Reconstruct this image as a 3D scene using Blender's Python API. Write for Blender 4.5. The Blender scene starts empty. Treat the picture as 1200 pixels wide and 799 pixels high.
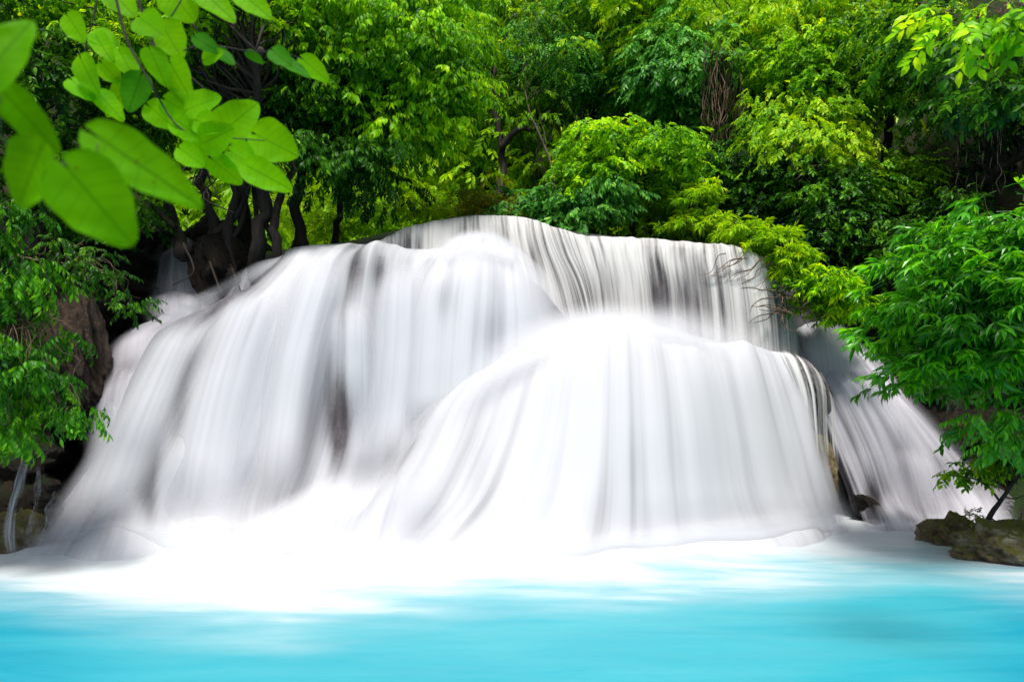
import bpy, math
import numpy as np

FPX, EYE, HOR, CX = 900.0, 1.6, 480.0, 600.0
rng = np.random.default_rng(7)
scene = bpy.context.scene
COL = scene.collection

def P(px, py, Y):
    return np.array(((px - CX) * Y / FPX, Y, EYE + (HOR - py) * Y / FPX))

def Yz0(py, z=0.0):
    return (EYE - z) * FPX / (py - HOR)

# ------------------------------------------------------------------ noise
_T = np.random.default_rng(99).random((256, 256))
def vn(x, y, s=0):
    x = np.asarray(x, float) + s * 17.31; y = np.asarray(y, float) + s * 5.77
    x, y = np.broadcast_arrays(x, y)
    ix = np.floor(x).astype(int); iy = np.floor(y).astype(int)
    fx = x - ix; fy = y - iy
    fx = fx * fx * (3 - 2 * fx); fy = fy * fy * (3 - 2 * fy)
    g = lambda a, b: _T[a & 255, b & 255]
    return (g(ix, iy) * (1 - fx) + g(ix + 1, iy) * fx) * (1 - fy) + (g(ix, iy + 1) * (1 - fx) + g(ix + 1, iy + 1) * fx) * fy
def fbm(x, y, s=0, o=4):
    t = 0; a = 0.5; n = 0
    for k in range(o):
        t = t + a * vn(np.asarray(x) * 2 ** k, np.asarray(y) * 2 ** k, s + k * 3); n += a; a *= 0.5
    return t / n
def sst(a, b, x):
    t = np.clip((x - a) / (b - a), 0, 1); return t * t * (3 - 2 * t)

# ------------------------------------------------------------------ mesh helpers
def mesh_np(name, V, F, mat=None, parent=None, smooth=True, attrs=None, uv=None):
    """V (n,3); F (m,k) of one k, or a list of such arrays"""
    me = bpy.data.meshes.new(name)
    if not isinstance(F, list): F = [F]
    F = [f for f in F if len(f)]
    loops = np.concatenate([f.ravel() for f in F]).astype(np.int32)
    tot = np.concatenate([np.full(len(f), f.shape[1]) for f in F]).astype(np.int32)
    st = np.concatenate([[0], np.cumsum(tot)[:-1]]).astype(np.int32)
    me.vertices.add(len(V)); me.vertices.foreach_set('co', np.ascontiguousarray(V, dtype=np.float32).ravel())
    me.loops.add(len(loops)); me.loops.foreach_set('vertex_index', loops)
    me.polygons.add(len(tot)); me.polygons.foreach_set('loop_start', st); me.polygons.foreach_set('loop_total', tot)
    me.polygons.foreach_set('use_smooth', np.full(len(tot), smooth))
    if attrs:
        for k, a in attrs.items():
            at = me.attributes.new(k, 'FLOAT', 'POINT'); at.data.foreach_set('value', np.ascontiguousarray(a, dtype=np.float32))
    if uv is not None:
        l = me.uv_layers.new(name='flow'); l.data.foreach_set('uv', np.ascontiguousarray(uv[loops], dtype=np.float32).ravel())
    me.update(); me.validate()
    ob = bpy.data.objects.new(name, me); COL.objects.link(ob)
    if mat: me.materials.append(mat)
    if parent: ob.parent = parent
    return ob

def tag(o, label=None, cat=None, group=None, kind=None):
    if label: o['label'] = label
    if cat: o['category'] = cat
    if group: o['group'] = group
    if kind: o['kind'] = kind
    return o

def thing(name, label, cat, loc, group=None):
    o = bpy.data.objects.new(name, None); COL.objects.link(o)
    o.empty_display_size = 0.1
    o.location = [float(c) for c in loc]
    return tag(o, label, cat, group)

def child(name, V, F, mat, parent, **kw):
    """part given in world coordinates, stored relative to its thing"""
    off = np.array(parent.location)
    return mesh_np(name, np.asarray(V) - off, F, mat, parent, **kw)

def cr(pts, n):
    """Catmull-Rom resample of rows (k,d) to n samples"""
    p = np.asarray(pts, float); k = len(p)
    if k == 2:
        t = np.linspace(0, 1, n)[:, None]; return p[0] * (1 - t) + p[1] * t
    q = np.vstack([2 * p[0] - p[1], p, 2 * p[-1] - p[-2]])
    t = np.linspace(0, k - 1 - 1e-9, n); i = t.astype(int); f = (t - i)
    f = f.reshape((-1,) + (1,) * (p.ndim - 1))
    a, b, c, d = q[i], q[i + 1], q[i + 2], q[i + 3]
    return 0.5 * ((2 * b) + (-a + c) * f + (2 * a - 5 * b + 4 * c - d) * f ** 2 + (-a + 3 * b - 3 * c + d) * f ** 3)

def cr_rows(R, n):
    p = np.asarray(R, float)
    q = np.concatenate([[2 * p[0] - p[1]], p, [2 * p[-1] - p[-2]]])
    k = len(p)
    t = np.linspace(0, k - 1 - 1e-9, n); i = t.astype(int); f = (t - i)[:, None, None]
    a, b, c, d = q[i], q[i + 1], q[i + 2], q[i + 3]
    return 0.5 * ((2 * b) + (-a + c) * f + (2 * a - 5 * b + 4 * c - d) * f ** 2 + (-a + 3 * b - 3 * c + d) * f ** 3)

def grid_faces(nv, nu):
    i = np.arange(nv - 1)[:, None] * nu + np.arange(nu - 1)[None]
    i = i.ravel()
    return np.stack([i, i + 1, i + nu + 1, i + nu], 1)

def normals(G):
    du = np.gradient(G, axis=1); dv = np.gradient(G, axis=0)
    n = np.cross(du, dv); n /= np.linalg.norm(n, axis=2, keepdims=True) + 1e-9
    flip = np.where(n[..., 1] > 0, -1.0, 1.0)          # towards the viewer side of the cliff
    if (n[..., 1] > 0).mean() > 0.5: n = -n
    return n

def tubes(paths, sides=6, jitter=0.0):
    """paths: list of (pts (k,3), radii (k,))"""
    Vs, Fs, o = [], [], 0
    for pts, rad in paths:
        pts = np.asarray(pts, float); rad = np.asarray(rad, float)
        pts = np.vstack([pts[0] - (pts[1] - pts[0]) * .02, pts, pts[-1] + (pts[-1] - pts[-2]) * .02]); rad = np.concatenate([[rad[0] * .02], rad, [rad[-1] * .02]]); k = len(pts)
        t = np.gradient(pts, axis=0); t /= np.linalg.norm(t, axis=1, keepdims=True) + 1e-9
        ref = np.array([0.3, 1, 0.1]) if abs(t[0, 1]) < 0.8 else np.array([1, 0, 0.2])
        a = np.cross(t, ref); a /= np.linalg.norm(a, axis=1, keepdims=True) + 1e-9
        b = np.cross(t, a)
        th = np.linspace(0, 2 * np.pi, sides, endpoint=False)
        r = rad[:, None] * (1 + jitter * (rng.random((k, sides)) - 0.5))
        V = pts[:, None] + r[..., None] * (np.cos(th)[None, :, None] * a[:, None] + np.sin(th)[None, :, None] * b[:, None])
        i = np.arange(k - 1)[:, None] * sides; j = np.arange(sides)[None]
        F = np.stack([i + j, i + (j + 1) % sides, i + sides + (j + 1) % sides, i + sides + j], 2).reshape(-1, 4)
        Vs.append(V.reshape(-1, 3)); Fs.append(F + o); o += k * sides
    return np.concatenate(Vs), np.concatenate(Fs)

# ------------------------------------------------------------------ materials
def new_mat(name):
    m = bpy.data.materials.new(name); m.use_nodes = True
    nt = m.node_tree; nt.nodes.clear()
    return m, nt, nt.nodes, nt.links
def N(nodes, t, **kw):
    n = nodes.new(t)
    for k, v in kw.items():
        if k.startswith('i_'): n.inputs[k[2:].replace('_', ' ')].default_value = v
        else: setattr(n, k, v)
    return n
def ramp(nodes, stops):
    r = nodes.new('ShaderNodeValToRGB'); e = r.color_ramp.elements
    while len(e) < len(stops): e.new(0.5)
    for el, (p, c) in zip(e, stops): el.position = p; el.color = (*c, 1) if len(c) == 3 else c
    return r

def leaf_mat(name, dark, light, new=None, rough=0.42, spec=0.2, trans=0.42, tint=(2.0, 1.5, 0.4)):
    m, nt, n, l = new_mat(name)
    at = N(n, 'ShaderNodeAttribute', attribute_name='tone')
    stops = [(0.0, dark), (0.75, light)] + ([(1.0, new)] if new else [(1.0, tuple(min(1, c * 1.3) for c in light))])  # end stops also put highlights and shaded gaps into the leaf colour
    r = ramp(n, stops); l.new(at.outputs['Fac'], r.inputs['Fac'])
    p = N(n, 'ShaderNodeBsdfPrincipled'); p.inputs['Roughness'].default_value = rough
    p.inputs['Specular IOR Level'].default_value = spec
    l.new(r.outputs['Color'], p.inputs['Base Color'])
    mx = N(n, 'ShaderNodeMix', data_type='RGBA', blend_type='MULTIPLY'); mx.inputs['Factor'].default_value = 1
    l.new(r.outputs['Color'], mx.inputs[6]); mx.inputs[7].default_value = (*tint, 1)
    t = N(n, 'ShaderNodeBsdfTranslucent'); l.new(mx.outputs[2], t.inputs['Color'])
    mm = N(n, 'ShaderNodeMixShader'); mm.inputs[0].default_value = trans
    l.new(p.outputs[0], mm.inputs[1]); l.new(t.outputs[0], mm.inputs[2])
    o = N(n, 'ShaderNodeOutputMaterial'); l.new(mm.outputs[0], o.inputs['Surface'])
    return m

def bark_mat(name, a, b, moss=None, scale=9):
    m, nt, n, l = new_mat(name)
    tc = N(n, 'ShaderNodeTexCoord'); mp = N(n, 'ShaderNodeMapping'); mp.inputs['Scale'].default_value = (scale, scale, scale * 0.25)
    l.new(tc.outputs['Object'], mp.inputs[0])
    no = N(n, 'ShaderNodeTexNoise'); no.inputs['Scale'].default_value = 2; no.inputs['Detail'].default_value = 8; l.new(mp.outputs[0], no.inputs[0])
    r = ramp(n, [(0.3, a), (0.7, b)]); l.new(no.outputs[0], r.inputs[0])
    p = N(n, 'ShaderNodeBsdfPrincipled'); p.inputs['Roughness'].default_value = 0.85; l.new(r.outputs[0], p.inputs['Base Color'])
    bp = N(n, 'ShaderNodeBump'); bp.inputs['Strength'].default_value = 0.7; bp.inputs['Distance'].default_value = 0.03
    l.new(no.outputs[0], bp.inputs['Height']); l.new(bp.outputs[0], p.inputs['Normal'])
    o = N(n, 'ShaderNodeOutputMaterial'); l.new(p.outputs[0], o.inputs[0])
    return m

def rock_mat(name, stops, moss=None, wet=0.35, scale=1.2, bump=0.6, stretch=(1, 1, 1), moss_amt=0.5):
    m, nt, n, l = new_mat(name)
    tc = N(n, 'ShaderNodeTexCoord'); mp = N(n, 'ShaderNodeMapping'); mp.inputs['Scale'].default_value = stretch
    l.new(tc.outputs['Object'], mp.inputs[0])
    no = N(n, 'ShaderNodeTexNoise'); no.inputs['Scale'].default_value = scale; no.inputs['Detail'].default_value = 10; no.inputs['Roughness'].default_value = 0.65
    l.new(mp.outputs[0], no.inputs[0])
    r = ramp(n, stops); l.new(no.outputs[0], r.inputs[0])
    n2 = N(n, 'ShaderNodeTexNoise'); n2.inputs['Scale'].default_value = scale * 5; n2.inputs['Detail'].default_value = 12; n2.inputs['Roughness'].default_value = .75; l.new(mp.outputs[0], n2.inputs[0])
    col = r.outputs[0]
    if moss:
        geo = N(n, 'ShaderNodeNewGeometry'); sx = N(n, 'ShaderNodeSeparateXYZ'); l.new(geo.outputs['Normal'], sx.inputs[0])
        n3 = N(n, 'ShaderNodeTexNoise'); n3.inputs['Scale'].default_value = scale * 2.5; n3.inputs['Detail'].default_value = 6; l.new(tc.outputs['Object'], n3.inputs[0])
        ad = N(n, 'ShaderNodeMath', operation='MULTIPLY_ADD'); l.new(sx.outputs[2], ad.inputs[0]); ad.inputs[1].default_value = 0.35; l.new(n3.outputs[0], ad.inputs[2])
        mr = N(n, 'ShaderNodeMapRange'); mr.inputs[1].default_value = 0.85 - moss_amt * 0.5; mr.inputs[2].default_value = 1.05 - moss_amt * 0.5
        l.new(ad.outputs[0], mr.inputs[0])
        mx = N(n, 'ShaderNodeMix', data_type='RGBA'); l.new(mr.outputs[0], mx.inputs[0]); l.new(col, mx.inputs[6]); mx.inputs[7].default_value = (*moss, 1)
        col = mx.outputs[2]
    p = N(n, 'ShaderNodeBsdfPrincipled'); p.inputs['Roughness'].default_value = wet; p.inputs['Specular IOR Level'].default_value = 0.3
    l.new(col, p.inputs['Base Color'])
    b = N(n, 'ShaderNodeBump'); b.inputs['Strength'].default_value = bump; b.inputs['Distance'].default_value = 0.14
    l.new(n2.outputs[0], b.inputs['Height']); l.new(b.outputs[0], p.inputs['Normal'])
    o = N(n, 'ShaderNodeOutputMaterial'); l.new(p.outputs[0], o.inputs[0])
    return m

def water_mat(name, col, fine=0.22, us=20, soft=(0.25, 0.75)):
    """silky falling water: cover attribute + fine streaks along the flow"""
    m, nt, n, l = new_mat(name)
    uv = N(n, 'ShaderNodeUVMap', uv_map='flow')
    def streak(sx, sy, det):
        mp = N(n, 'ShaderNodeMapping'); mp.inputs['Scale'].default_value = (sx, sy, 1); l.new(uv.outputs[0], mp.inputs[0])
        t = N(n, 'ShaderNodeTexNoise'); t.inputs['Scale'].default_value = 1; t.inputs['Detail'].default_value = det; l.new(mp.outputs[0], t.inputs[0]); return t
    a = streak(us, 0.7, 3); b = streak(us * 0.25, 0.35, 2)
    at = N(n, 'ShaderNodeAttribute', attribute_name='cover')
    m1 = N(n, 'ShaderNodeMath', operation='MULTIPLY_ADD'); l.new(a.outputs[0], m1.inputs[0]); m1.inputs[1].default_value = fine; l.new(at.outputs['Fac'], m1.inputs[2])
    m2 = N(n, 'ShaderNodeMath', operation='MULTIPLY_ADD'); l.new(b.outputs[0], m2.inputs[0]); m2.inputs[1].default_value = fine * 0.8; l.new(m1.outputs[0], m2.inputs[2])
    m3 = N(n, 'ShaderNodeMath', operation='SUBTRACT'); l.new(m2.outputs[0], m3.inputs[0]); m3.inputs[1].default_value = fine * 0.9
    cl = N(n, 'ShaderNodeMapRange', interpolation_type='SMOOTHSTEP'); cl.inputs[1].default_value = 0.0; cl.inputs[2].default_value = 1.0; l.new(m3.outputs[0], cl.inputs[0])
    fade = N(n, 'ShaderNodeAttribute', attribute_name='fade')
    al = N(n, 'ShaderNodeMath', operation='MULTIPLY'); l.new(cl.outputs[0], al.inputs[0]); l.new(fade.outputs['Fac'], al.inputs[1])
    d = N(n, 'ShaderNodeBsdfDiffuse'); d.inputs['Color'].default_value = (*col, 1)
    t = N(n, 'ShaderNodeBsdfTranslucent'); t.inputs['Color'].default_value = (*col, 1)
    mx = N(n, 'ShaderNodeMixShader'); mx.inputs[0].default_value = 0.3; l.new(d.outputs[0], mx.inputs[1]); l.new(t.outputs[0], mx.inputs[2])
    tr = N(n, 'ShaderNodeBsdfTransparent')
    fx = N(n, 'ShaderNodeMixShader'); l.new(al.outputs[0], fx.inputs[0]); l.new(tr.outputs[0], fx.inputs[1]); l.new(mx.outputs[0], fx.inputs[2])
    o = N(n, 'ShaderNodeOutputMaterial'); l.new(fx.outputs[0], o.inputs[0])
    return m

M = {}
M['water_white'] = water_mat('falling_water', (0.63, 0.64, 0.695))
M['water_strand'] = water_mat('falling_strands', (0.74, 0.73, 0.73), fine=1.1, us=26)
M['water_grey'] = water_mat('falling_water_side', (0.58, 0.57, 0.64), fine=0.35, us=20)
M['mist'] = water_mat('fine_mist', (0.67, 0.68, 0.73), fine=.15, us=2)
M['rock_bed'] = rock_mat('wet_travertine', [(0.25, (0.04, 0.036, 0.042)), (0.55, (0.13, 0.12, 0.135)), (0.8, (0.24, 0.21, 0.22))], wet=0.3, scale=2.0, stretch=(3, 3, 0.5))
M['rock_bank'] = rock_mat('shade_darkened_bank_rock', [(0.3, (0.004, 0.0025, 0.002)), (0.5, (0.016, 0.009, 0.006)), (0.75, (0.06, 0.035, 0.022))], moss=(0.02, 0.035, 0.008), wet=0.45, scale=2.6, moss_amt=0.35, bump=1.0, stretch=(1.3, 1.3, .7))  # brown rock darkened further; the hollow's shade is put into its colour
M['rock_brown'] = rock_mat('brown_outcrop', [(0.3, (0.014, 0.008, 0.005)), (0.5, (0.06, 0.034, 0.02)), (0.75, (0.17, 0.105, 0.07))], moss=(0.03, 0.045, 0.01), wet=0.5, scale=3.2, moss_amt=0.3, bump=1.0)
M['boulder'] = rock_mat('mossy_boulder', [(0.3, (0.08, 0.055, 0.03)), (0.5, (0.28, 0.21, 0.12)), (0.7, (0.60, 0.52, 0.36))], moss=(0.20, 0.20, 0.035), wet=0.75, scale=4.5, bump=1.0, moss_amt=0.5)  # tan and moss lightened, painting back light the bush above blocks
M['soil'] = rock_mat('forest_soil', [(0.3, (0.012, 0.010, 0.006)), (0.7, (0.045, 0.035, 0.018))], moss=(0.02, 0.045, 0.008), wet=0.9, scale=0.8, moss_amt=0.6)
M['bark'] = bark_mat('shade_darkened_bark', (0.006, 0.004, 0.003), (0.032, 0.020, 0.015))  # bark colour lowered to carry the shade around the left trunks
M['bark_pale'] = bark_mat('pale_bark', (0.06, 0.045, 0.03), (0.20, 0.16, 0.11))
M['twig'] = bark_mat('dry_twig', (0.05, 0.03, 0.02), (0.16, 0.10, 0.06))
M['twig_green'] = bark_mat('green_twig', (0.03, 0.05, 0.01), (0.08, 0.10, 0.02))
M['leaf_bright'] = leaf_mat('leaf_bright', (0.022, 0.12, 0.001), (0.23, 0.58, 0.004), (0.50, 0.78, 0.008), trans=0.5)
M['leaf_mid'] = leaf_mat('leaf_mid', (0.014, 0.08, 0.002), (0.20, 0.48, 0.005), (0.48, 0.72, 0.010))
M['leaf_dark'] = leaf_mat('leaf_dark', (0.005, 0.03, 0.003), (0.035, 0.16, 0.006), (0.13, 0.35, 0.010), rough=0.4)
M['leaf_blue'] = leaf_mat('leaf_bluegreen', (0.012, 0.09, 0.012), (0.12, 0.40, 0.05), (0.26, 0.58, 0.07), trans=0.35, tint=(1.1, 1.2, 0.7))
M['leaf_lime'] = leaf_mat('leaf_lime', (0.09, 0.26, 0.003), (0.28, 0.56, 0.005), (0.48, 0.68, 0.01), trans=0.45)
M['leaf_olive'] = leaf_mat('leaf_olive', (0.06, 0.10, 0.006), (0.18, 0.24, 0.012), (0.30, 0.20, 0.02))
M['leaf_deep'] = leaf_mat('leaf_deep', (0.008, 0.06, 0.004), (0.05, 0.24, 0.006), (0.16, 0.46, 0.01))  # darker green leaf of the left bush
M['leaf_gloss'] = leaf_mat('leaf_glossy', (0.025, 0.15, 0.004), (0.09, 0.42, 0.008), (0.20, 0.58, 0.012), rough=0.32, spec=0.6, trans=0.4)

# ------------------------------------------------------------------ water sheets and the rock under them
ROCK_V, ROCK_F = [], []; ROCK_O = [0]
def add_rock(G):
    nv, nu = G.shape[:2]
    ROCK_V.append(G.reshape(-1, 3)); ROCK_F.append(grid_faces(nv, nu) + ROCK_O[0]); ROCK_O[0] += nv * nu

def make_grid(rows, nu, nv):
    R = [cr(np.array([P(*p) for p in r]), nu) for r in rows]
    return cr_rows(R, nv)

def sheet(name, rows, parent, mat, nu=300, nv=160, ridges=((7, .10), (22, .035), (60, .012)), base=1.0, streak=((12, .25), (45, .25)),
          holes=(), el=0.03, er=0.03, et=0.0, eb=0.0, rock=0.10, seed=0, lip=0.12, drift=0.5, rock_rough=0.06):
    G = make_grid(rows, nu, nv)
    u = np.linspace(0, 1, nu)[None] * np.ones((nv, 1)); v = np.linspace(0, 1, nv)[:, None] * np.ones((1, nu))
    wid = np.linalg.norm(np.diff(G[nv // 2], axis=0), axis=1).sum(); ln = np.linalg.norm(np.diff(G[:, nu // 2], axis=0), axis=1).sum()
    n = normals(G)
    d = np.zeros_like(u)
    grow = sst(0, lip * 2, v) * (1 - 0.7 * sst(0.8, 1, v))
    for f, a in ridges:
        d += a * (fbm(u * f, v * drift * 2, seed + f, 2) - 0.5) * 2
    W = G + n * (d * grow)[..., None]
    zf = .03 + (seed % 17) * .0013          # lowest level: just above the pool
    if name == 'mist': W[..., 2] = zf + np.logaddexp(0, (W[..., 2] - zf) / .02) * .02
    if rock is not None:
        Rk = G - n * (rock + rock_rough * (fbm(u * wid * 3, v * ln * 3, seed + 40, 5)) + 0.10 * (fbm(u * wid * 2.5, v * ln * .4, seed + 60, 2)) * grow)[..., None] + n * (d * grow * 0.7)[..., None]
        Rk[..., 2] -= 0.25 * sst(.88, .96, v) * (G[..., 2] < .4)
        add_rock(Rk[::2, ::2])
    c = np.full_like(u, base)
    for f, a in streak:
        c += a * (fbm(u * f, v * drift, seed + 100 + f, 2) - 0.5) * 2
    px = CX + FPX * G[..., 0] / G[..., 1]; py = HOR - FPX * (G[..., 2] - EYE) / G[..., 1]
    for (hx, hy, rx, ry, s) in holes:
        q = ((px - hx) / rx) ** 2 + ((py - hy) / ry) ** 2
        c -= s * np.exp(-q)
    fade = np.ones_like(u)
    if el: fade *= sst(0, el, u)
    if er: fade *= sst(0, er, 1 - u)
    if et: fade *= sst(0, et, v)
    if eb:
        o = 0
        fade *= sst(o, o + eb, 1 - v)
    uv = np.stack([u * wid, v * ln], 2).reshape(-1, 2)
    F = grid_faces(nv, nu)
    at = {'cover': c.ravel(), 'fade': fade.ravel()}
    if parent is None: return mesh_np(name, W.reshape(-1, 3), F, M[mat], attrs=at, uv=uv)
    return child(name, W.reshape(-1, 3), F, M[mat], parent, attrs=at, uv=uv)

def base_row(pts, z=0.06):   # pixel x, pixel y -> on the pool
    return [(x, y, Yz0(y, z)) for x, y in pts]
def flare(pts, dy=0.2, z=-0.12):
    dy = .22; out = []
    for x, y in pts:
        Y = Yz0(y, 0.06); X = (x - CX) * Y / FPX; Y2 = Y - dy; out.append((CX + FPX * X / Y2, HOR + (EYE - z) * FPX / Y2, Y2))
    return out

fall = thing('waterfall', 'wide white veil of silky water falling over the broad rock tiers into the turquoise pool', 'waterfall', (0.8, 9.5, 0))

# upper curtain
sheet('water_curtain', [
    [(430, 291, 11.6), (470, 270, 12.1), (520, 258, 12.3), (570, 254, 12.3), (620, 258, 12.3), (650, 267, 12.2), (690, 277, 12.1), (760, 281, 12.1), (830, 287, 12.1), (870, 292, 12.0), (895, 306, 11.8), (930, 340, 11.7)],
    [(432, 292, 11.3), (470, 271, 11.6), (520, 258, 11.7), (570, 254, 11.7), (620, 258, 11.7), (650, 268, 11.6), (690, 279, 11.6), (760, 282, 11.6), (830, 288, 11.6), (870, 294, 11.5), (897, 310, 11.5), (932, 345, 11.5)],
    [(436, 310, 11.15), (470, 292, 11.35), (520, 284, 11.4), (572, 282, 11.4), (625, 286, 11.4), (660, 296, 11.4), (697, 302, 11.4), (762, 304, 11.4), (832, 308, 11.4), (876, 314, 11.4), (903, 330, 11.4), (934, 362, 11.5)],
    [(440, 350, 11.1), (470, 345, 11.25), (520, 340, 11.25), (575, 340, 11.25), (640, 342, 11.25), (680, 345, 11.3), (706, 346, 11.3), (768, 346, 11.3), (838, 350, 11.3), (884, 356, 11.3), (910, 366, 11.35), (936, 390, 11.45)],
    [(440, 450, 11.1), (470, 450, 11.2), (520, 450, 11.2), (580, 450, 11.2), (660, 450, 11.2), (700, 450, 11.2), (716, 450, 11.2), (776, 450, 11.2), (846, 450, 11.2), (894, 450, 11.2), (918, 450, 11.25), (940, 450, 11.4)],
], fall, 'water_strand', nu=700, nv=120, base=0.72, streak=((40, .32), (110, .40)), ridges=((10, .05), (60, .03), (140, .012)), el=0.004, er=0.02, rock=0.10, seed=3, lip=0.15, drift=0.25,
    holes=[(810, 350, 30, 45, .45), (770, 345, 20, 40, .35), (630, 300, 12, 50, .35), (480, 290, 14, 18, .5), (912, 350, 14, 60, .45), (590, 300, 10, 30, .25), (700, 345, 20, 30, .25)])

# middle tier, fanning out to the left
Bb = [(10, 646), (145, 650), (270, 652), (380, 652), (470, 655), (560, 655), (680, 650)]
sheet('cascade', [
    [(322, 300, 11.5), (350, 289, 11.6), (400, 286, 11.6), (440, 287, 11.4), (500, 292, 11.2), (560, 284, 11.2), (610, 296, 11.3)],
    [(312, 318, 10.95), (345, 297, 11.0), (400, 289, 11.0), (440, 290, 11.0), (500, 298, 10.9), (560, 289, 10.95), (612, 305, 11.1)],
    [(255, 347, 10.6), (318, 330, 10.55), (380, 312, 10.6), (430, 306, 10.6), (492, 314, 10.68), (556, 308, 10.75), (645, 330, 11.0)],
    [(188, 380, 10.3), (268, 382, 10.2), (350, 375, 10.25), (420, 370, 10.3), (490, 370, 10.3), (565, 360, 10.35), (680, 375, 10.75)],
    [(150, 440, 10.05), (235, 450, 9.9), (320, 450, 10.0), (400, 460, 10.2), (480, 450, 10.05), (565, 440, 10.08), (690, 440, 10.5)],
    [(118, 515, 9.7), (200, 530, 9.5), (290, 530, 9.6), (385, 530, 9.95), (460, 520, 9.8), (540, 500, 9.9), (670, 500, 10.2)],
    [(62, 588, 9.25), (160, 600, 9.05), (262, 600, 9.15), (365, 596, 9.5), (445, 590, 9.6), (540, 580, 9.8), (675, 580, 10.1)],
    base_row(Bb), flare(Bb)],
    fall, 'water_white', nu=600, nv=300, base=0.80, streak=((9, .38), (24, .30), (60, .12)), ridges=((5, .30), (12, .12), (26, .02)), el=0.08, er=0.10, eb=0, rock=0.12, seed=11, lip=0.08, drift=0.6,
    holes=[(400, 500, 17, 50, .9), (395, 450, 12, 40, .3), (178, 575, 13, 60, .75), (215, 480, 14, 90, .35), (420, 320, 12, 25, .45), (445, 325, 8, 20, .35), (255, 420, 22, 70, .25), (352, 480, 14, 80, .3), (460, 540, 10, 50, .35), (275, 345, 35, 25, .35)])

# soft lobes standing in front of the middle tier
sheet('cascade', [
    [(378, 372, 10.35), (395, 352, 10.35), (412, 346, 10.35), (428, 350, 10.35), (442, 365, 10.35)],
    [(372, 395, 10.0), (392, 380, 9.95), (412, 375, 9.93), (430, 378, 9.95), (446, 390, 10.0)],
    [(368, 440, 9.9), (390, 435, 9.8), (412, 432, 9.78), (432, 434, 9.8), (450, 440, 9.9)],
    [(364, 560, 9.7), (388, 560, 9.6), (412, 560, 9.58), (436, 560, 9.6), (458, 560, 9.7)]],
    fall, 'water_white', nu=120, nv=120, base=0.6, el=0.4, er=0.4, et=0.5, eb=0.4, rock=None, seed=23, streak=((6, .3), (16, .25)), ridges=((4, .03), (12, .015)), holes=[(398, 500, 14, 50, .6)])
sheet('cascade', [
    [(520, 276, 10.9), (545, 268, 10.9), (565, 268, 10.9), (585, 272, 10.9), (610, 290, 10.95)],
    [(485, 304, 10.75), (525, 292, 10.7), (565, 288, 10.68), (610, 300, 10.72), (655, 328, 10.85)],
    [(450, 350, 10.25), (505, 335, 10.15), (565, 330, 10.12), (620, 340, 10.22), (680, 365, 10.5)],
    [(435, 420, 10.0), (495, 415, 9.85), (560, 410, 9.8), (625, 415, 9.95), (685, 430, 10.25)],
    [(432, 520, 9.8), (490, 520, 9.6), (552, 520, 9.6), (615, 520, 9.8), (670, 520, 10.1)]],
    fall, 'water_white', nu=300, nv=200, base=0.92, el=0.3, er=0.35, et=0.2, eb=0.15, rock=None, seed=29, streak=((7, .25), (24, .2)), ridges=((5, .06), (14, .03), (40, .01)),
    holes=[(520, 350, 20, 30, .3), (580, 385, 30, 30, .2)])

# big front dome
Cb = [(290, 660), (380, 666), (470, 671), (640, 672), (780, 656), (900, 641), (970, 628), (1003, 618)]
sheet('cascade', [
    [(560, 425, 10.6), (610, 405, 10.5), (650, 385, 10.4), (700, 378, 10.4), (760, 380, 10.5), (830, 397, 10.7), (890, 408, 11.0), (925, 418, 11.2)],
    [(535, 445, 10.0), (580, 422, 9.9), (630, 398, 9.8), (695, 382, 9.75), (760, 385, 9.8), (835, 402, 10.1), (898, 414, 10.7), (940, 430, 11.05)],
    [(480, 492, 9.6), (535, 468, 9.4), (610, 445, 9.2), (690, 425, 9.2), (765, 425, 9.3), (845, 435, 9.7), (912, 450, 10.35), (956, 470, 10.9)],
    [(440, 548, 9.25), (505, 530, 8.95), (590, 510, 8.75), (685, 495, 8.75), (770, 495, 8.85), (858, 500, 9.4), (930, 510, 10.1), (972, 525, 10.75)],
    [(395, 600, 8.85), (470, 590, 8.55), (560, 580, 8.3), (675, 575, 8.3), (775, 575, 8.55), (870, 575, 9.15), (948, 580, 9.9), (988, 585, 10.6)],
    [(340, 634, 8.55), (425, 634, 8.3), (510, 635, 8.0), (660, 638, 7.85), (778, 628, 8.35), (885, 618, 9.05), (962, 612, 9.8), (998, 606, 10.55)],
    base_row(Cb), flare(Cb)],
    fall, 'water_white', nu=700, nv=320, base=0.92, streak=((10, .20), (30, .26), (80, .14)), ridges=((6, .12), (14, .07), (34, .02)), el=0.14, er=0.11, et=0.03, eb=0, rock=0.14, seed=31, lip=0.06, drift=0.6,
    holes=[(690, 600, 40, 60, .22), (560, 560, 22, 70, .15), (935, 440, 14, 26, .55), (958, 500, 10, 40, .7), (740, 560, 18, 80, .18), (985, 560, 8, 30, .6), (450, 600, 25, 30, .2), (330, 650, 12, 18, .3)])
# foot spreading out on the left of the dome
sheet('cascade', [
    [(365, 562, 9.45), (415, 540, 9.35), (470, 520, 9.2), (540, 500, 8.9)],
    [(290, 600, 9.0), (365, 585, 8.75), (450, 572, 8.45), (540, 560, 8.25)],
    [(215, 634, 8.75), (320, 632, 8.35), (430, 632, 8.05), (530, 634, 7.85)],
    base_row([(190, 654), (310, 666), (420, 676), (500, 680)]), flare([(190, 654), (310, 666), (420, 676), (500, 680)], .8)],
    fall, 'water_white', nu=240, nv=120, base=0.72, el=0.3, er=0.35, et=0.4, eb=0, rock=None, seed=37, streak=((6, .3), (20, .25)), ridges=((5, .04), (14, .02)))

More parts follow.
